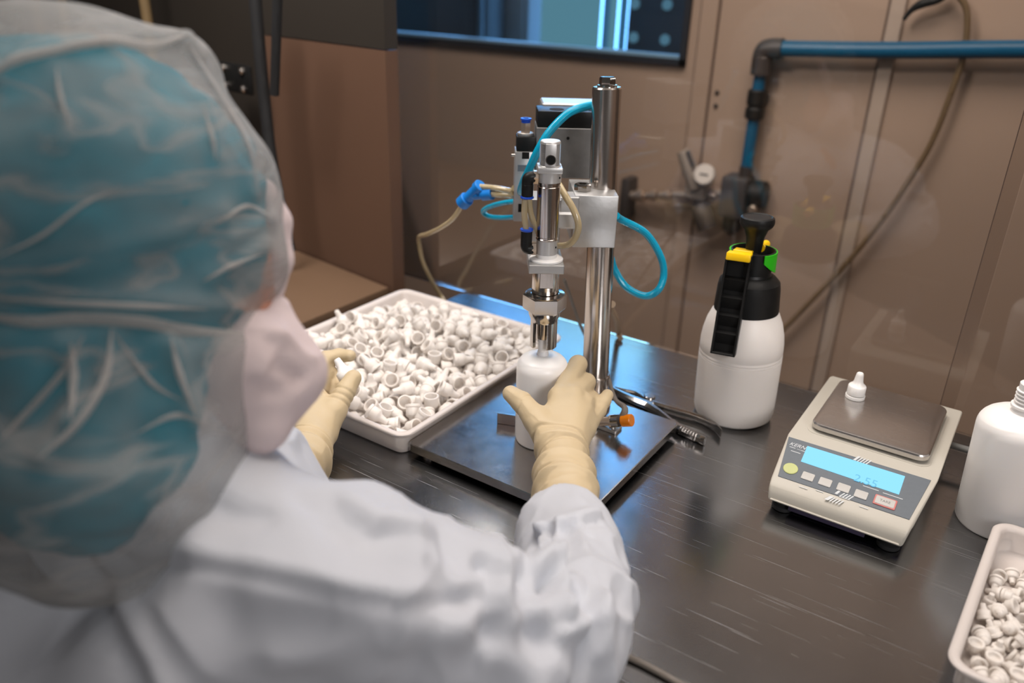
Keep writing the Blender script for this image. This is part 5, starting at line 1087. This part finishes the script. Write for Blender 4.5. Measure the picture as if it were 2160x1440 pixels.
# green clip hugging the cup, open towards the lever
def arcwall(r0, r1, a0, a1, z0, z1, zb, n=26):
    bb = B(); vs = []; fs = []
    for k in range(n + 1):
        t = k / n; a = a0 + (a1 - a0) * t; low = z0 + (zb - z0) * abs(2 * t - 1) ** 3
        for r, z in ((r0, low), (r1, low), (r1, z1), (r0, z1)): vs.append((r * math.cos(a), r * math.sin(a), z))
    for k in range(n):
        for j in range(4): fs.append((4 * k + j, 4 * k + (j + 1) % 4, 4 * k + 4 + (j + 1) % 4, 4 * k + 4 + j))
    fs += [(0, 1, 2, 3), (4 * n + 3, 4 * n + 2, 4 * n + 1, 4 * n)]
    return bb.add(vs, fs, sm)
fa_ = math.atan2(FV.y, FV.x)
obj('green_clip', arcwall(.0306, .0326, fa_ + .62, fa_ + 2 * pi - 1.1, .224, .2575, .246), 'green', spr, label='green plastic clip')
nz = sm @ Vector((0, 0, .254)); nd = (-FV + SV * .25).normalized()
obj('nozzle', B().cyl(nz + nd * .026, nz + nd * .050, .0075, .0058, bev=.001), 'yellow', spr, label='yellow nozzle tip')

# ================================================================== nippers and loose cable
def tp(u, v, z): return at_z(u, v, z)
nip = thing('end_nippers', tuple(tp(1365, 852, 0)), 'steel nippers lying on the table behind the base plate corner', 'pliers')
zt = .0075
def bar(pts, hw, hh):
    # flat bar of height 2*hh following pts
    P = [Vector(p) for p in pts]; Q = []
    for i in range(len(P) - 1):
        a, b_, c, d = P[max(i - 1, 0)], P[i], P[i + 1], P[min(i + 2, len(P) - 1)]
        for k in range(8):
            t = k / 8; Q.append(0.5 * ((2 * b_) + (c - a) * t + (2 * a - 5 * b_ + 4 * c - d) * t * t + (3 * b_ - a - 3 * c + d) * t ** 3))
    Q.append(P[-1]); vs = []; fs = []
    for i, p in enumerate(Q):
        t = (Q[min(i + 1, len(Q) - 1)] - Q[max(i - 1, 0)]); t.z = 0; t.normalize(); s = Vector((-t.y, t.x, 0))
        f = i / (len(Q) - 1) * (len(hw) - 1); j = min(int(f), len(hw) - 2); w_ = hw[j] * (1 - f + j) + hw[j + 1] * (f - j)
        for a in range(8):
            an = 2 * pi * (a + .5) / 8; vs.append(p + s * w_ * math.cos(an) * 1.08 + Vector((0, 0, hh * math.sin(an) * 1.08)))
    n = len(Q)
    for i in range(n - 1):
        for a in range(8): fs.append((8 * i + a, 8 * i + (a + 1) % 8, 8 * i + 8 + (a + 1) % 8, 8 * i + 8 + a))
    fs += [tuple(range(8))[::-1], tuple(range(8 * n - 8, 8 * n))]
    return B().add(vs, fs)
obj('jaw', bar([tp(1291, 823, zt), tp(1318, 836, zt), tp(1345, 847, zt), tp(1375, 858, zt)], [.002, .005, .007, .008], .0065), 'plate_steel', nip)
obj('jaw', bar([tp(1296, 821, zt), tp(1320, 826, zt), tp(1343, 832, zt), tp(1366, 848, zt)], [.0015, .003, .003, .005], .0055), 'plate_steel', nip)
obj('pivot', B().cyl(tp(1368, 852, .001), tp(1368, 852, .001) + Vector((0, 0, .0155)), .0085, bev=.001), 'chrome', nip)
obj('handle', bar([tp(1362, 848, zt), tp(1392, 857, zt), tp(1430, 868, zt), tp(1470, 880, zt), tp(1505, 897, zt), tp(1521, 913, zt)], [.007, .0038, .0032, .0036, .0030, .0010], .0062), 'plate_steel', nip, label='smooth bowed steel handle')
hb = obj('handle', bar([tp(1366, 856, zt), tp(1390, 872, zt), tp(1415, 892, zt), tp(1440, 908, zt), tp(1465, 920, zt), tp(1487, 930, zt)], [.007, .0045, .0052, .0060, .0062, .0030], .0070), 'plate_steel', nip, label='steel handle with ribbed grip')
for k in range(7):
    s = k / 6; c = tp(1438 + 32 * s, 907 + 15.5 * s, zt); dd = tp(1487, 930, zt) - tp(1440, 908, zt); dd.normalize()
    bb = B().lathe([(.0058, -.0008), (.0074, -.0006), (.0074, .0006), (.0058, .0008)], 16, frame_to(c, dd)); obj('grip_rib', bb, 'plate_steel', hb)
cp = [tp(1225, 1335, .004), tp(1262, 1356, .0036), tp(1295, 1372, .0036), tp(1345, 1394, .0036), tp(1395, 1420, .0036), tp(1445, 1448, .0036), tp(1500, 1475, .0036)]
o = obj('cable', B().tube(cp, .0034, 12), 'grey_cable', loc=cp[3]); props(o, 'grey cable on the table below the worker\'s right elbow', 'cable')

# ================================================================== the worker
def J(u, v, d): return np.array(at_d(u, v, d))
def px(n, d): return n * d / FPX
HIP = np.array([-.66, .06, -.08])
person = thing('person', (HIP[0], HIP[1], -.90), 'person in white gown, teal cap, clear hood and yellow gloves working at the press', 'person')
SR = J(585, 1225, .605); ELR = J(1184, 1352, .675); WR = J(1190, 968, .942)
SL = np.array([-.745, .42, .19]); ELL = np.array([-.83, .33, .03]); WL = J(652, 945, 1.0)
NECK = J(300, 900, .63); CH = 0.5 * (SR + SL) + np.array([.0, -.03, -.06])
HEADC = J(305, 500, .625); FACE = J(478, 665, .635)

# ---------------------------------------------------------------- gloved hands as skeletons: (joint, radius) chains
RH = dict(
    wrist=(J(1188, 975, .930), .0265),
    index=[(J(1180, 838, 1.000), .0140), (J(1219, 768, 1.062), .0118), (J(1207, 782, 1.092), .0100), (J(1180, 800, 1.100), .0088)],
    middle=[(J(1207, 836, 1.003), .0140), (J(1237, 806, 1.062), .0118), (J(1220, 822, 1.094), .0100), (J(1190, 838, 1.104), .0088)],
    ring=[(J(1230, 852, 1.008), .0135), (J(1247, 842, 1.058), .0112), (J(1228, 862, 1.088), .0096), (J(1200, 872, 1.098), .0086)],
    pinky=[(J(1240, 888, 1.000), .0135), (J(1262, 864, 1.026), .0102), (J(1273, 846, 1.040), .0090), (J(1281, 833, 1.050), .0080)],
    thumb=[(J(1163, 930, .950), .0200), (J(1133, 886, .966), .0162), (J(1101, 848, .984), .0128), (J(1077, 830, .994), .0104)])
LH = dict(
    wrist=(J(650, 948, 1.000), .0265),
    index=[(J(655, 800, 1.085), .0140), (J(688, 757, 1.112), .0110), (J(716, 750, 1.118), .0100), (J(738, 750, 1.110), .0085)],
    middle=[(J(660, 822, 1.085), .0140), (J(690, 783, 1.112), .0112), (J(708, 795, 1.118), .0098), (J(718, 812, 1.108), .0086)],
    ring=[(J(662, 842, 1.082), .0135), (J(688, 812, 1.108), .0108), (J(704, 822, 1.110), .0096), (J(708, 838, 1.098), .0085)],
    pinky=[(J(660, 862, 1.075), .0130), (J(680, 842, 1.098), .0098), (J(696, 850, 1.098), .0088), (J(698, 862, 1.090), .0080)],
    thumb=[(J(680, 912, 1.035), .0195), (J(704, 866, 1.048), .0165), (J(728, 826, 1.062), .0132), (J(745, 797, 1.072), .0112)])
def hand_field(P, H, fore, grow=0.0, k=.010):
    w, rw = H['wrist']; d = None
    for f in ('index', 'middle', 'ring', 'pinky'):
        ch = H[f]; m, rm = ch[0]
        base = w * .75 + m * .25
        c = sd_cone(P, base, m, .0165 + grow, rm + grow)
        for (a, ra), (b_, rb) in zip(ch, ch[1:]): c = smin(c, sd_cone(P, a, b_, ra + grow, rb + grow), .004)
        if d is None: palm = c; d = c
        else: d = smin(d, c, .0045)
    # palm body
    ms = [H[f][0][0] for f in ('index', 'middle', 'ring', 'pinky')]
    cen = sum(ms) / 4
    d = smin(d, sd_cone(P, w * .8 + cen * .2, w * .2 + cen * .8, .0225 + grow, .0205 + grow), .012)
    for a, b_ in zip(ms, ms[1:]): d = smin(d, sd_cone(P, w * .18 + a * .82, w * .18 + b_ * .82, .0135 + grow, .0135 + grow), .007)
    ch = H['thumb']; c = sd_cone(P, w * .6 + ch[0][0] * .4, ch[0][0], .022 + grow, ch[0][1] + grow)
    for (a, ra), (b_, rb) in zip(ch, ch[1:]): c = smin(c, sd_cone(P, a, b_, ra + grow, rb + grow), .004)
    c = smin(c, sd_cone(P, ch[1][0], H['index'][0][0] * .8 + w * .2, .0085 + grow, .0115 + grow), .010)
    d = smin(d, c, .012)
    for (a, ra), (b_, rb) in zip(fore, fore[1:]): d = smin(d, sd_cone(P, a, b_, ra + grow, rb + grow), .012)
    return d
def bounds(pts, pad):
    A = np.array(pts); return A.min(0) - pad, A.max(0) + pad
def hand_pts(H): return [H['wrist'][0]] + [j for f in ('index', 'middle', 'ring', 'pinky', 'thumb') for j, _ in H[f]]

# ---------------------------------------------------------------- body: one continuous figure
pelvL = HIP + np.array([-.09, .03, 0]); pelvR = HIP + np.array([.08, -.03, 0])
KL = np.array([-.77, .12, -.50]); KR = np.array([-.57, .07, -.50]); AL = np.array([-.79, .06, -.845]); AR = np.array([-.56, .01, -.845])
toeL = AL + np.array([.05, .15, -.025]); toeR = AR + np.array([.05, .15, -.025])
GZ = (FACE - HEADC); GZ = GZ / np.linalg.norm(GZ)
def body_field(P):
    d = sd_ell(P, HEADC, (.078, .092, .088))
    d = smin(d, sd_cone(P, HEADC + GZ * .04, FACE + np.array([.0, .0, -.03]), .072, .046), .02)
    d = smin(d, sd_cone(P, FACE + GZ * .02 + np.array([0, 0, .01]), FACE + GZ * .045 + np.array([0, 0, -.012]), .010, .013), .008)      # nose
    d = smin(d, sd_cone(P, HEADC, NECK, .056, .056), .02)
    d = smin(d, sd_cone(P, NECK, CH, .060, .10), .03)
    d = smin(d, sd_cone(P, SR, SL, .052, .052), .04); d = smin(d, sd_cone(P, CH, HIP, .11, .12), .05)
    d = smin(d, sd_cone(P, SR, ELR, .046, .036), .02); wm = J(1195, 1096, .836); d = smin(d, sd_cone(P, ELR, wm, .034, .027), .01); d = smin(d, sd_cone(P, wm, WR, .027, .024), .01)
    d = smin(d, sd_cone(P, SL, ELL, .046, .036), .02); wm = J(592, 1020, .924); d = smin(d, sd_cone(P, ELL, wm, .034, .027), .01); d = smin(d, sd_cone(P, wm, WL, .027, .024), .01)
    d = smin(d, hand_field(P, RH, [], -.0050), .006); d = smin(d, hand_field(P, LH, [], -.0050), .006)
    for a, k_, an, to in ((pelvL, KL, AL, toeL), (pelvR, KR, AR, toeR)):
        d = smin(d, sd_cone(P, a, k_, .082, .054), .03); d = smin(d, sd_cone(P, k_, an, .052, .036), .01); d = smin(d, sd_cone(P, an, to, .034, .026), .01)
    return d
lo, hi = bounds([HEADC, FACE, NECK, SR, SL, ELR, ELL, WR, WL, KL, KR, AL, AR, toeL, toeR] + hand_pts(RH) + hand_pts(LH), .14); lo[2] = -.905
V, Q = surface_net(body_field, lo, hi, .0075)
obj('body', to_mesh('body', relax(V, Q, 1), Q), 'skin', person, smooth=0)

# ---------------------------------------------------------------- gloves
def glove(H, fore, creases, seed):
    lo, hi = bounds(hand_pts(H) + [f[0] for f in fore], .034)
    # the gauntlet stops at the last fore point
    a = fore[-2][0]; b_ = fore[-1][0]; ax = (b_ - a) / np.linalg.norm(b_ - a)
    fn = lambda P: np.maximum(hand_field(P, H, fore), (P - b_) @ ax)
    V, Q = surface_net(fn, lo, hi, .0016)
    V = relax(V, Q, 2); N = vnormals(V, Q); uv, dep = project(V)
    disp = np.zeros(len(V))
    Fx = np.eye(3) * .45 + np.outer(ax, ax) * 1.1      # wrinkles run round the wrist
    for p, r, amp, wd in creases:     # ring creases round the wrist: plane through p, normal r
        r = r / np.linalg.norm(r); s = (V - p) @ r + fnoise(V, 18, seed) * .004
        near = np.linalg.norm(V - p, axis=1) < .055
        disp += np.where(near, 2.0 * amp * np.exp(-(s / wd) ** 2), 0)
    arm = np.clip(((V - H['wrist'][0]) @ ax) / .02 + .3, 0, 1)
    rg_ = 1 - 2.4 * np.abs(fnoise(V @ Fx.T, 26, seed + 5))
    disp += arm * (fnoise(V, 30, seed, (1, 1, 1)) * .0022 + fnoise(V, 75, seed + 3) * .0007 + np.sign(rg_) * rg_ ** 2 * .0016)
    disp += fnoise(V, 45, seed + 9) * .0004
    V = V + N * disp[:, None]
    return to_mesh('glove', relax(V, Q, 1), Q)
wr, _ = RH['wrist']
foreR = [(wr, .0270), (J(1189, 1015, .895), .0290), (J(1193, 1040, .870), .0308), (J(1194, 1095, .825), .0315)]
axr = foreR[-1][0] - wr
me = glove(RH, foreR, [(J(1190, 938, .950), axr, -.0016, .0022), (J(1192, 952, .940), axr, .0016, .004), (J(1196, 962, .935), axr + np.array([.03, 0, .0]), -.0014, .0020), (J(1192, 1003, .905), axr, .0026, .005), (J(1192, 1022, .885), axr, -.0016, .003), (J(1192, 1040, .87), axr, .0016, .005), (J(1110, 850, .98), J(1110, 850, .98) - J(1077, 830, .994), -.0006, .0015)], 3.0)
obj('glove', me, 'glove', person, 'pale yellow rubber glove holding the bottle', smooth=0)
wl_, _ = LH['wrist']
foreL = [(wl_, .0275), (J(636, 968, .975), .0310), (J(618, 992, .950), .0345), (J(590, 1022, .920), .0350)]
axl = foreL[-1][0] - wl_
me = glove(LH, foreL, [(J(656, 938, 1.005), axl, -.0016, .0020), (J(654, 946, 1.0), axl, .0018, .003), (J(650, 954, .995), axl, -.0014, .0020), (J(635, 975, .975), axl, .0026, .006), (J(622, 992, .955), axl, -.0014, .003), (J(610, 1004, .94), axl, .002, .005), (J(722, 842, 1.055), J(745, 797, 1.072) - J(704, 866, 1.048), -.0008, .0014), (J(726, 830, 1.06), J(745, 797, 1.072) - J(704, 866, 1.048), -.0008, .0014), (J(717, 852, 1.05), J(745, 797, 1.072) - J(704, 866, 1.048), -.0007, .0014)], 8.0)
obj('glove', me, 'glove', person, 'pale yellow rubber glove above the tray of caps', smooth=0)
hc_ = J(724, 781, 1.083)
tip_dir = Vector(J(715, 764, 1.083)) - Vector(J(736, 800, 1.083))
qh = Vector((0, 0, 1)).rotation_difference(tip_dir)
detailed_cap(Vector(hc_) - tip_dir.normalized() * .020, qh, 'white pointed screw cap held between yellow gloved thumb and fingers over the tray')

# ---------------------------------------------------------------- gown
COATC = [  # (point, radius) chains of loose cloth
    [(SR, .066), (J(740, 1230, .610), .068), (J(900, 1300, .628), .066), (J(1060, 1350, .650), .058), (ELR, .0485)],
    [(ELR, .0485), (J(1208, 1270, .720), .0455), (J(1204, 1190, .770), .0435), (J(1192, 1130, .812), .0415), (J(1193, 1096, .836), .0385)],
    [(SL, .066), (ELL, .056)], [(ELL, .056), (J(560, 1045, .905), .046), (J(592, 1020, .925), .0385)],
    [(SR, .066), (NECK + np.array([0, 0, -.045]), .070), (SL, .066)],
    [(NECK + np.array([0, 0, -.03]), .072), (NECK + np.array([.005, 0, .01]), .066)],
    [(CH, .135), (HIP, .165)], [(HIP, .165), (HIP + np.array([0, .02, -.42]), .20)],
    [(SR, .07), (HIP + np.array([.08, .04, .0]), .12)], [(SL, .07), (HIP + np.array([-.08, .04, 0]), .12)]]
def coat_field(P):
    d = None
    for ch in COATC:
        for (a, ra), (b_, rb) in zip(ch, ch[1:]):
            c = sd_cone(P, a, b_, ra, rb); d = c if d is None else smin(d, c, .022)
    for (a, b_) in (COATC[1][-2:], COATC[3][-2:]):     # open the cuffs with a clean end
        ax = (b_[0] - a[0]) / np.linalg.norm(b_[0] - a[0]); s = (P - b_[0]) @ ax
        d = np.where(np.linalg.norm(P - b_[0], axis=-1) < .075, np.maximum(d, s), d)
    nk = NECK + np.array([.005, 0, .01]); 
    return d
pts = [p for ch in COATC for p, _ in ch]
lo, hi = bounds(pts, .09); lo[2] = HIP[2] - .45; hi += .03
cut = HIP[2] - .43
V, Q = surface_net(lambda P: np.maximum(coat_field(P), cut - P[..., 2]), lo, hi, .0042)
V = relax(V, Q, 2)
N = vnormals(V, Q)
CRE = [  # seams and folds: view polyline, height, half width
    ([(205, 1160), (270, 1180), (420, 1185), (560, 1208), (700, 1240), (850, 1262), (1000, 1268)], -.0045, .006),
    ([(240, 1160), (330, 1165), (480, 1180), (700, 1222), (900, 1244)], .004, .010),
    ([(215, 1190), (260, 1270), (310, 1350), (370, 1440)], .007, .011),
    ([(170, 1190), (230, 1290), (300, 1400)], -.005, .012),
    ([(640, 1048), (690, 1090), (720, 1130)], -.005, .010), ([(700, 1050), (735, 1095), (790, 1120), (850, 1115)], -.005, .011), ([(740, 1047), (800, 1075), (860, 1096)], .005, .010),
    ([(890, 1110), (880, 1180), (855, 1240)], .007, .013), ([(920, 1130), (960, 1190), (985, 1240)], -.006, .013), ([(905, 1125), (940, 1185), (960, 1225)], .005, .009),
    ([(985, 1215), (1010, 1240), (1000, 1275)], .007, .014), ([(1030, 1195), (1045, 1215), (1030, 1245)], -.007, .010),
    ([(1065, 1200), (1060, 1250), (1090, 1300), (1075, 1345)], .008, .016), ([(1110, 1210), (1100, 1260), (1120, 1310), (1160, 1330)], -.007, .012),
    ([(1040, 1340), (1080, 1360), (1130, 1350)], -.009, .013), ([(980, 1330), (1060, 1375), (1120, 1378)], .007, .012),
    ([(1170, 1200), (1185, 1250), (1230, 1310)], .006, .010), ([(1165, 1215), (1140, 1235)], -.006, .008), ([(1205, 1240), (1240, 1300), (1250, 1370), (1220, 1430)], -.005, .010),
    ([(1240, 1120), (1262, 1190), (1285, 1280), (1275, 1370)], .004, .009), ([(1260, 1150), (1255, 1230), (1240, 1300)], -.0035, .008),
    ([(1100, 1175), (1130, 1190), (1165, 1195)], .006, .009), ([(1110, 1130), (1120, 1165), (1112, 1195)], -.004, .007), ([(1170, 1095), (1160, 1130), (1155, 1165)], .004, .005), ([(1163, 1098), (1152, 1130), (1146, 1160)], -.003, .004),
    ([(1180, 1115), (1220, 1110), (1250, 1118)], -.002, .004), ([(1168, 1105), (1180, 1150), (1172, 1200), (1195, 1240), (1190, 1285)], .005, .005), ([(1178, 1110), (1192, 1155), (1186, 1205), (1208, 1240)], -.004, .005),
    ([(1125, 1105), (1135, 1150), (1128, 1190)], .0035, .005), ([(1218, 1095), (1235, 1160), (1258, 1230), (1262, 1300)], .004, .005), ([(1238, 1110), (1250, 1180), (1274, 1240)], -.0035, .005), ([(1165, 1230), (1200, 1262), (1232, 1275)], -.005, .006), ([(1110, 1180), (1150, 1215), (1175, 1210)], -.005, .006), ([(1195, 1330), (1230, 1310), (1262, 1262)], .005, .006), ([(560, 1235), (760, 1265), (950, 1330)], .005, .020), ([(500, 1290), (700, 1330), (880, 1390)], -.006, .022), ([(600, 1390), (760, 1360), (900, 1310)], .006, .016), ([(420, 1040), (470, 1075), (560, 1085)], -.006, .012), ([(300, 1040), (330, 1090), (420, 1140)], .007, .015)]
disp = np.zeros(len(V))
V0_ = V.copy()
CRE += [([(1122, 1102), (1165, 1090), (1215, 1084), (1264, 1080)], .0045, .005), ([(1118, 1118), (1165, 1106), (1215, 1100), (1268, 1096)], -.003, .004)]
for pl_, amp, wd in CRE:
    if pl_[0][0] > 1020: amp *= 1.7
    P3 = on_surface(V0_, pl_); disp += amp * np.exp(-(polyline_dist(V0_, P3) / wd) ** 2)
armw = np.clip(1 - np.linalg.norm(V - ELR, axis=1) / .22, 0, 1)
rid = 1 - 2.2 * np.abs(fnoise(V + 0.05 * np.stack([fnoise(V, 6, 1.0), fnoise(V, 6, 31.0), fnoise(V, 6, 61.0)], 1), 11, 4.0))
rid2 = 1 - 2.2 * np.abs(fnoise(V, 24, 14.0, (1, 1, .7)))
disp += np.sign(rid) * rid ** 2 * (.004 + .004 * armw) + np.sign(rid2) * rid2 ** 2 * (.0010 + .0055 * armw)
disp += fnoise(V, 9, 2.0) * .006 + fnoise(V, 22, 5.0, (1, 1, .6)) * (.0035 + .0035 * armw) + np.abs(fnoise(V, 34, 7.0)) * (-.004 * armw)
cuff = np.clip(1 - np.linalg.norm(V - COATC[1][-1][0], axis=1) / .06, 0, 1)
V = V + N * (disp * (1 - .35 * cuff))[:, None]
obj('gown', to_mesh('gown', V, Q), 'coat', person, 'loose white gown with creased sleeves', smooth=0)
# folded wrap tie at the cuff and collar edge are part of the gown cloth; trousers and shoes below
def leg_field(P):
    d = None
    for a, k_, an in ((pelvL, KL, AL), (pelvR, KR, AR)):
        for c in (sd_cone(P, a, k_, .092, .070), sd_cone(P, k_, an, .068, .060)): d = c if d is None else smin(d, c, .02)
    return np.maximum(d, AL[2] + .01 - P[..., 2])
lo, hi = bounds([pelvL, pelvR, KL, KR, AL, AR], .11); V, Q = surface_net(leg_field, lo, hi, .011); V = relax(V, Q, 2); V = V + vnormals(V, Q) * (fnoise(V, 14, 1.0) * .006)[:, None]
obj('trousers', to_mesh('trousers', V, Q), 'trousers', person, smooth=0)
for an, to in ((AL, toeL), (AR, toeR)):
    fn = lambda P: np.maximum(smin(sd_cone(P, an - np.array([0, 0, .005]), to, .044, .036), sd_cone(P, an + np.array([-.01, -.03, -.02]), to, .04, .034), .01), -.899 - P[..., 2])
    lo, hi = bounds([an, to], .08); lo[2] = -.905; V, Q = surface_net(fn, lo, hi, .007)
    obj('shoe', to_mesh('shoe', relax(V, Q, 1), Q), 'shoe', person, smooth=0)

# ---------------------------------------------------------------- hair, teal cap, mask, veil hood
def blobs(P, lst, k):
    d = None
    for it in lst:
        c = sd_cone(P, it[0], it[1], it[2], it[3]); d = c if d is None else smin(d, c, k)
    return d
def S_(u, v, d, r): p = J(u, v, d); return (p, p, px(r, d), px(r, d))
def C_(u, v, d, r, u2, v2, d2, r2): return (J(u, v, d), J(u2, v2, d2), px(r, d), px(r2, d2))
CAPB = [S_(170, 450, .62, 350), S_(325, 430, .62, 205), C_(120, 620, .62, 285, 330, 560, .625, 200), C_(330, 520, .632, 190, 400, 590, .636, 128), C_(110, 760, .61, 215, 330, 700, .62, 180), C_(120, 800, .60, 200, 180, 900, .59, 190), C_(240, 800, .605, 205, 215, 960, .588, 200)]
lo, hi = bounds([c[0] for c in CAPB], .17)
V, Q = surface_net(lambda P: blobs(P, CAPB, .03), lo, hi, .005); V = relax(V, Q, 2); N = vnormals(V, Q)
V = V + N * (np.abs(fnoise(V, 16, 4.0, (1, 1, 1.6))) * .010 + fnoise(V, 40, 2.0, (1, 1, 2)) * .003)[:, None]
obj('cap', to_mesh('cap', V, Q), 'teal_cap', person, 'crinkled teal cap under the clear hood', smooth=0)
HAIRB = [C_(120, 800, .60, 130, 330, 790, .62, 90)]
lo, hi = bounds([HAIRB[0][0], HAIRB[0][1]], .08); V, Q = surface_net(lambda P: blobs(P, HAIRB, .01), lo, hi, .006)
obj('hair', to_mesh('hair', relax(V, Q, 1), Q), 'hair', person, smooth=0)
MASKB = [C_(520, 760, .625, 120, 560, 800, .635, 110), C_(560, 790, .635, 105, 652, 757, .640, 26), C_(560, 715, .635, 45, 588, 648, .640, 18), C_(588, 648, .64, 18, 630, 712, .64, 16), C_(510, 830, .625, 115, 545, 900, .62, 62), C_(600, 810, .635, 70, 640, 800, .635, 42)]
lo, hi = bounds([p for c in MASKB for p in c[:2]], .06); V, Q = surface_net(lambda P: blobs(P, MASKB, .016), lo, hi, .0034); V = relax(V, Q, 2); N = vnormals(V, Q)
dm = np.zeros(len(V)); V1_ = V.copy()
for pl_, amp, wd in (([(575, 690), (620, 705), (668, 745)], .003, .005), ([(590, 730), (600, 770), (640, 790)], -.004, .008), ([(560, 830), (610, 835), (650, 800)], -.003, .007), ([(600, 690), (590, 740), (560, 800)], .003, .006)):
    dm += amp * np.exp(-(polyline_dist(V1_, on_surface(V1_, pl_)) / wd) ** 2)
V = V + N * (dm + fnoise(V, 30, 6.0) * .002 + fnoise(V, 16, 9.0) * .004)[:, None]
obj('face_mask', to_mesh('face_mask', V, Q), 'mask', person, 'pale folded face mask', smooth=0)
HEMB = [C_(556, 400, .648, 24, 588, 470, .650, 28), C_(588, 470, .650, 28, 592, 550, .650, 26), C_(592, 550, .650, 26, 572, 632, .646, 24)]
lo, hi = bounds([p for c in HEMB for p in c[:2]], .03); V, Q = surface_net(lambda P: blobs(P, HEMB, .006), lo, hi, .003); V = relax(V, Q, 1); V = V + vnormals(V, Q) * (fnoise(V, 40, 2.0) * .003)[:, None]
obj('hood_hem', to_mesh('hood_hem', V, Q), 'mask', person, 'gathered pale hem of the hood at the face', smooth=0)
VEILB = [S_(150, 430, .62, 402), C_(250, 330, .62, 240, 375, 150, .62, 70), S_(380, 400, .62, 190), C_(440, 480, .625, 150, 515, 545, .63, 94), S_(330, 560, .62, 235), C_(180, 690, .61, 300, 260, 720, .615, 262), C_(230, 760, .60, 285, 200, 1010, .575, 262), C_(330, 760, .61, 190, 330, 960, .60, 165)]
lo, hi = bounds([p for c in VEILB for p in c[:2]], .19)
vz = NECK[2] - .05
V, Q = surface_net(lambda P: blobs(P, VEILB, .022), lo, hi, .005); V = relax(V, Q, 2); N = vnormals(V, Q)
dv = np.zeros(len(V)); V2_ = V.copy()
VF = [([(-40, 660), (120, 662), (280, 680), (400, 690), (520, 688)], -.008, .008), ([(-40, 640), (120, 640), (300, 655), (520, 660)], .004, .008),
      ([(0, 150), (90, 105), (230, 85), (340, 90), (400, 85)], .006, .007), ([(300, 70), (390, 85), (420, 110)], .006, .009),
      ([(400, 100), (470, 200), (525, 300), (545, 400)], .004, .008), ([(440, 200), (460, 290), (465, 330)], .004, .006),
      ([(150, 720), (160, 800), (150, 880)], .006, .007), ([(370, 700), (390, 800), (415, 900)], .006, .007), ([(250, 710), (230, 800), (110, 960)], .007, .010), ([(60, 900), (180, 800), (240, 720)], -.006, .012), ([(300, 720), (330, 820), (300, 940)], -.006, .014),
      ([(500, 500), (560, 470), (590, 460)], .004, .006), ([(450, 590), (520, 545), (580, 510)], .004, .006), ([(0, 560), (200, 540), (380, 500), (480, 460)], .004, .008), ([(120, 130), (150, 220), (140, 300)], .003, .007)]
for pl_, amp, wd in VF: dv += amp * np.exp(-(polyline_dist(V2_, on_surface(V2_, pl_)) / wd) ** 2)
V = V + N * (dv + fnoise(V, 12, 11.0) * .006 + fnoise(V, 34, 3.0) * .0022)[:, None]
obj('hood', to_mesh('hood', V, Q), 'veil', person, 'see-through white hood drawn in at the nape', smooth=0)
# gathered folds and the drawn-in nape band of the hood, where the cloth lies several layers thick
FOLD = B()
for pl_, r in (([(-60, 664), (60, 664), (180, 668), (300, 682), (410, 690), (515, 690)], .0040), ([(-40, 640), (120, 645), (300, 658), (440, 664)], .0026), ([(-20, 158), (40, 128), (100, 106), (230, 88), (330, 92), (400, 84)], .0032),
    ([(150, 712), (158, 800), (150, 885)], .0042), ([(370, 700), (392, 800), (420, 900)], .0034), ([(245, 700), (225, 790), (170, 880), (90, 975)], .0036), ([(250, 695), (330, 800), (390, 850)], .0026),
    ([(400, 90), (470, 190), (528, 300), (556, 400)], .0030), ([(440, 210), (462, 290), (468, 345)], .0026), ([(0, 545), (90, 505), (180, 445), (260, 405)], .0016), ([(120, 130), (140, 200), (165, 270)], .0024), ([(470, 470), (530, 440), (585, 450)], .0026), ([(440, 590), (500, 560), (560, 545)], .0026), ([(-20, 940), (60, 880), (130, 800), (190, 700)], .0028), ([(300, 910), (380, 880), (450, 900)], .0028)):
    P3 = on_surface(V, pl_); n_ = len(P3)
    r *= 1 if n_ > 5 else .72
    FOLD.tube(P3, r, 10, rs=[r * (.08 if i in (0, n_ - 1) else 1) for i in range(n_)])
obj('hood_folds', FOLD, 'veil_fold', person, 'white gathered folds and nape band of the hood')
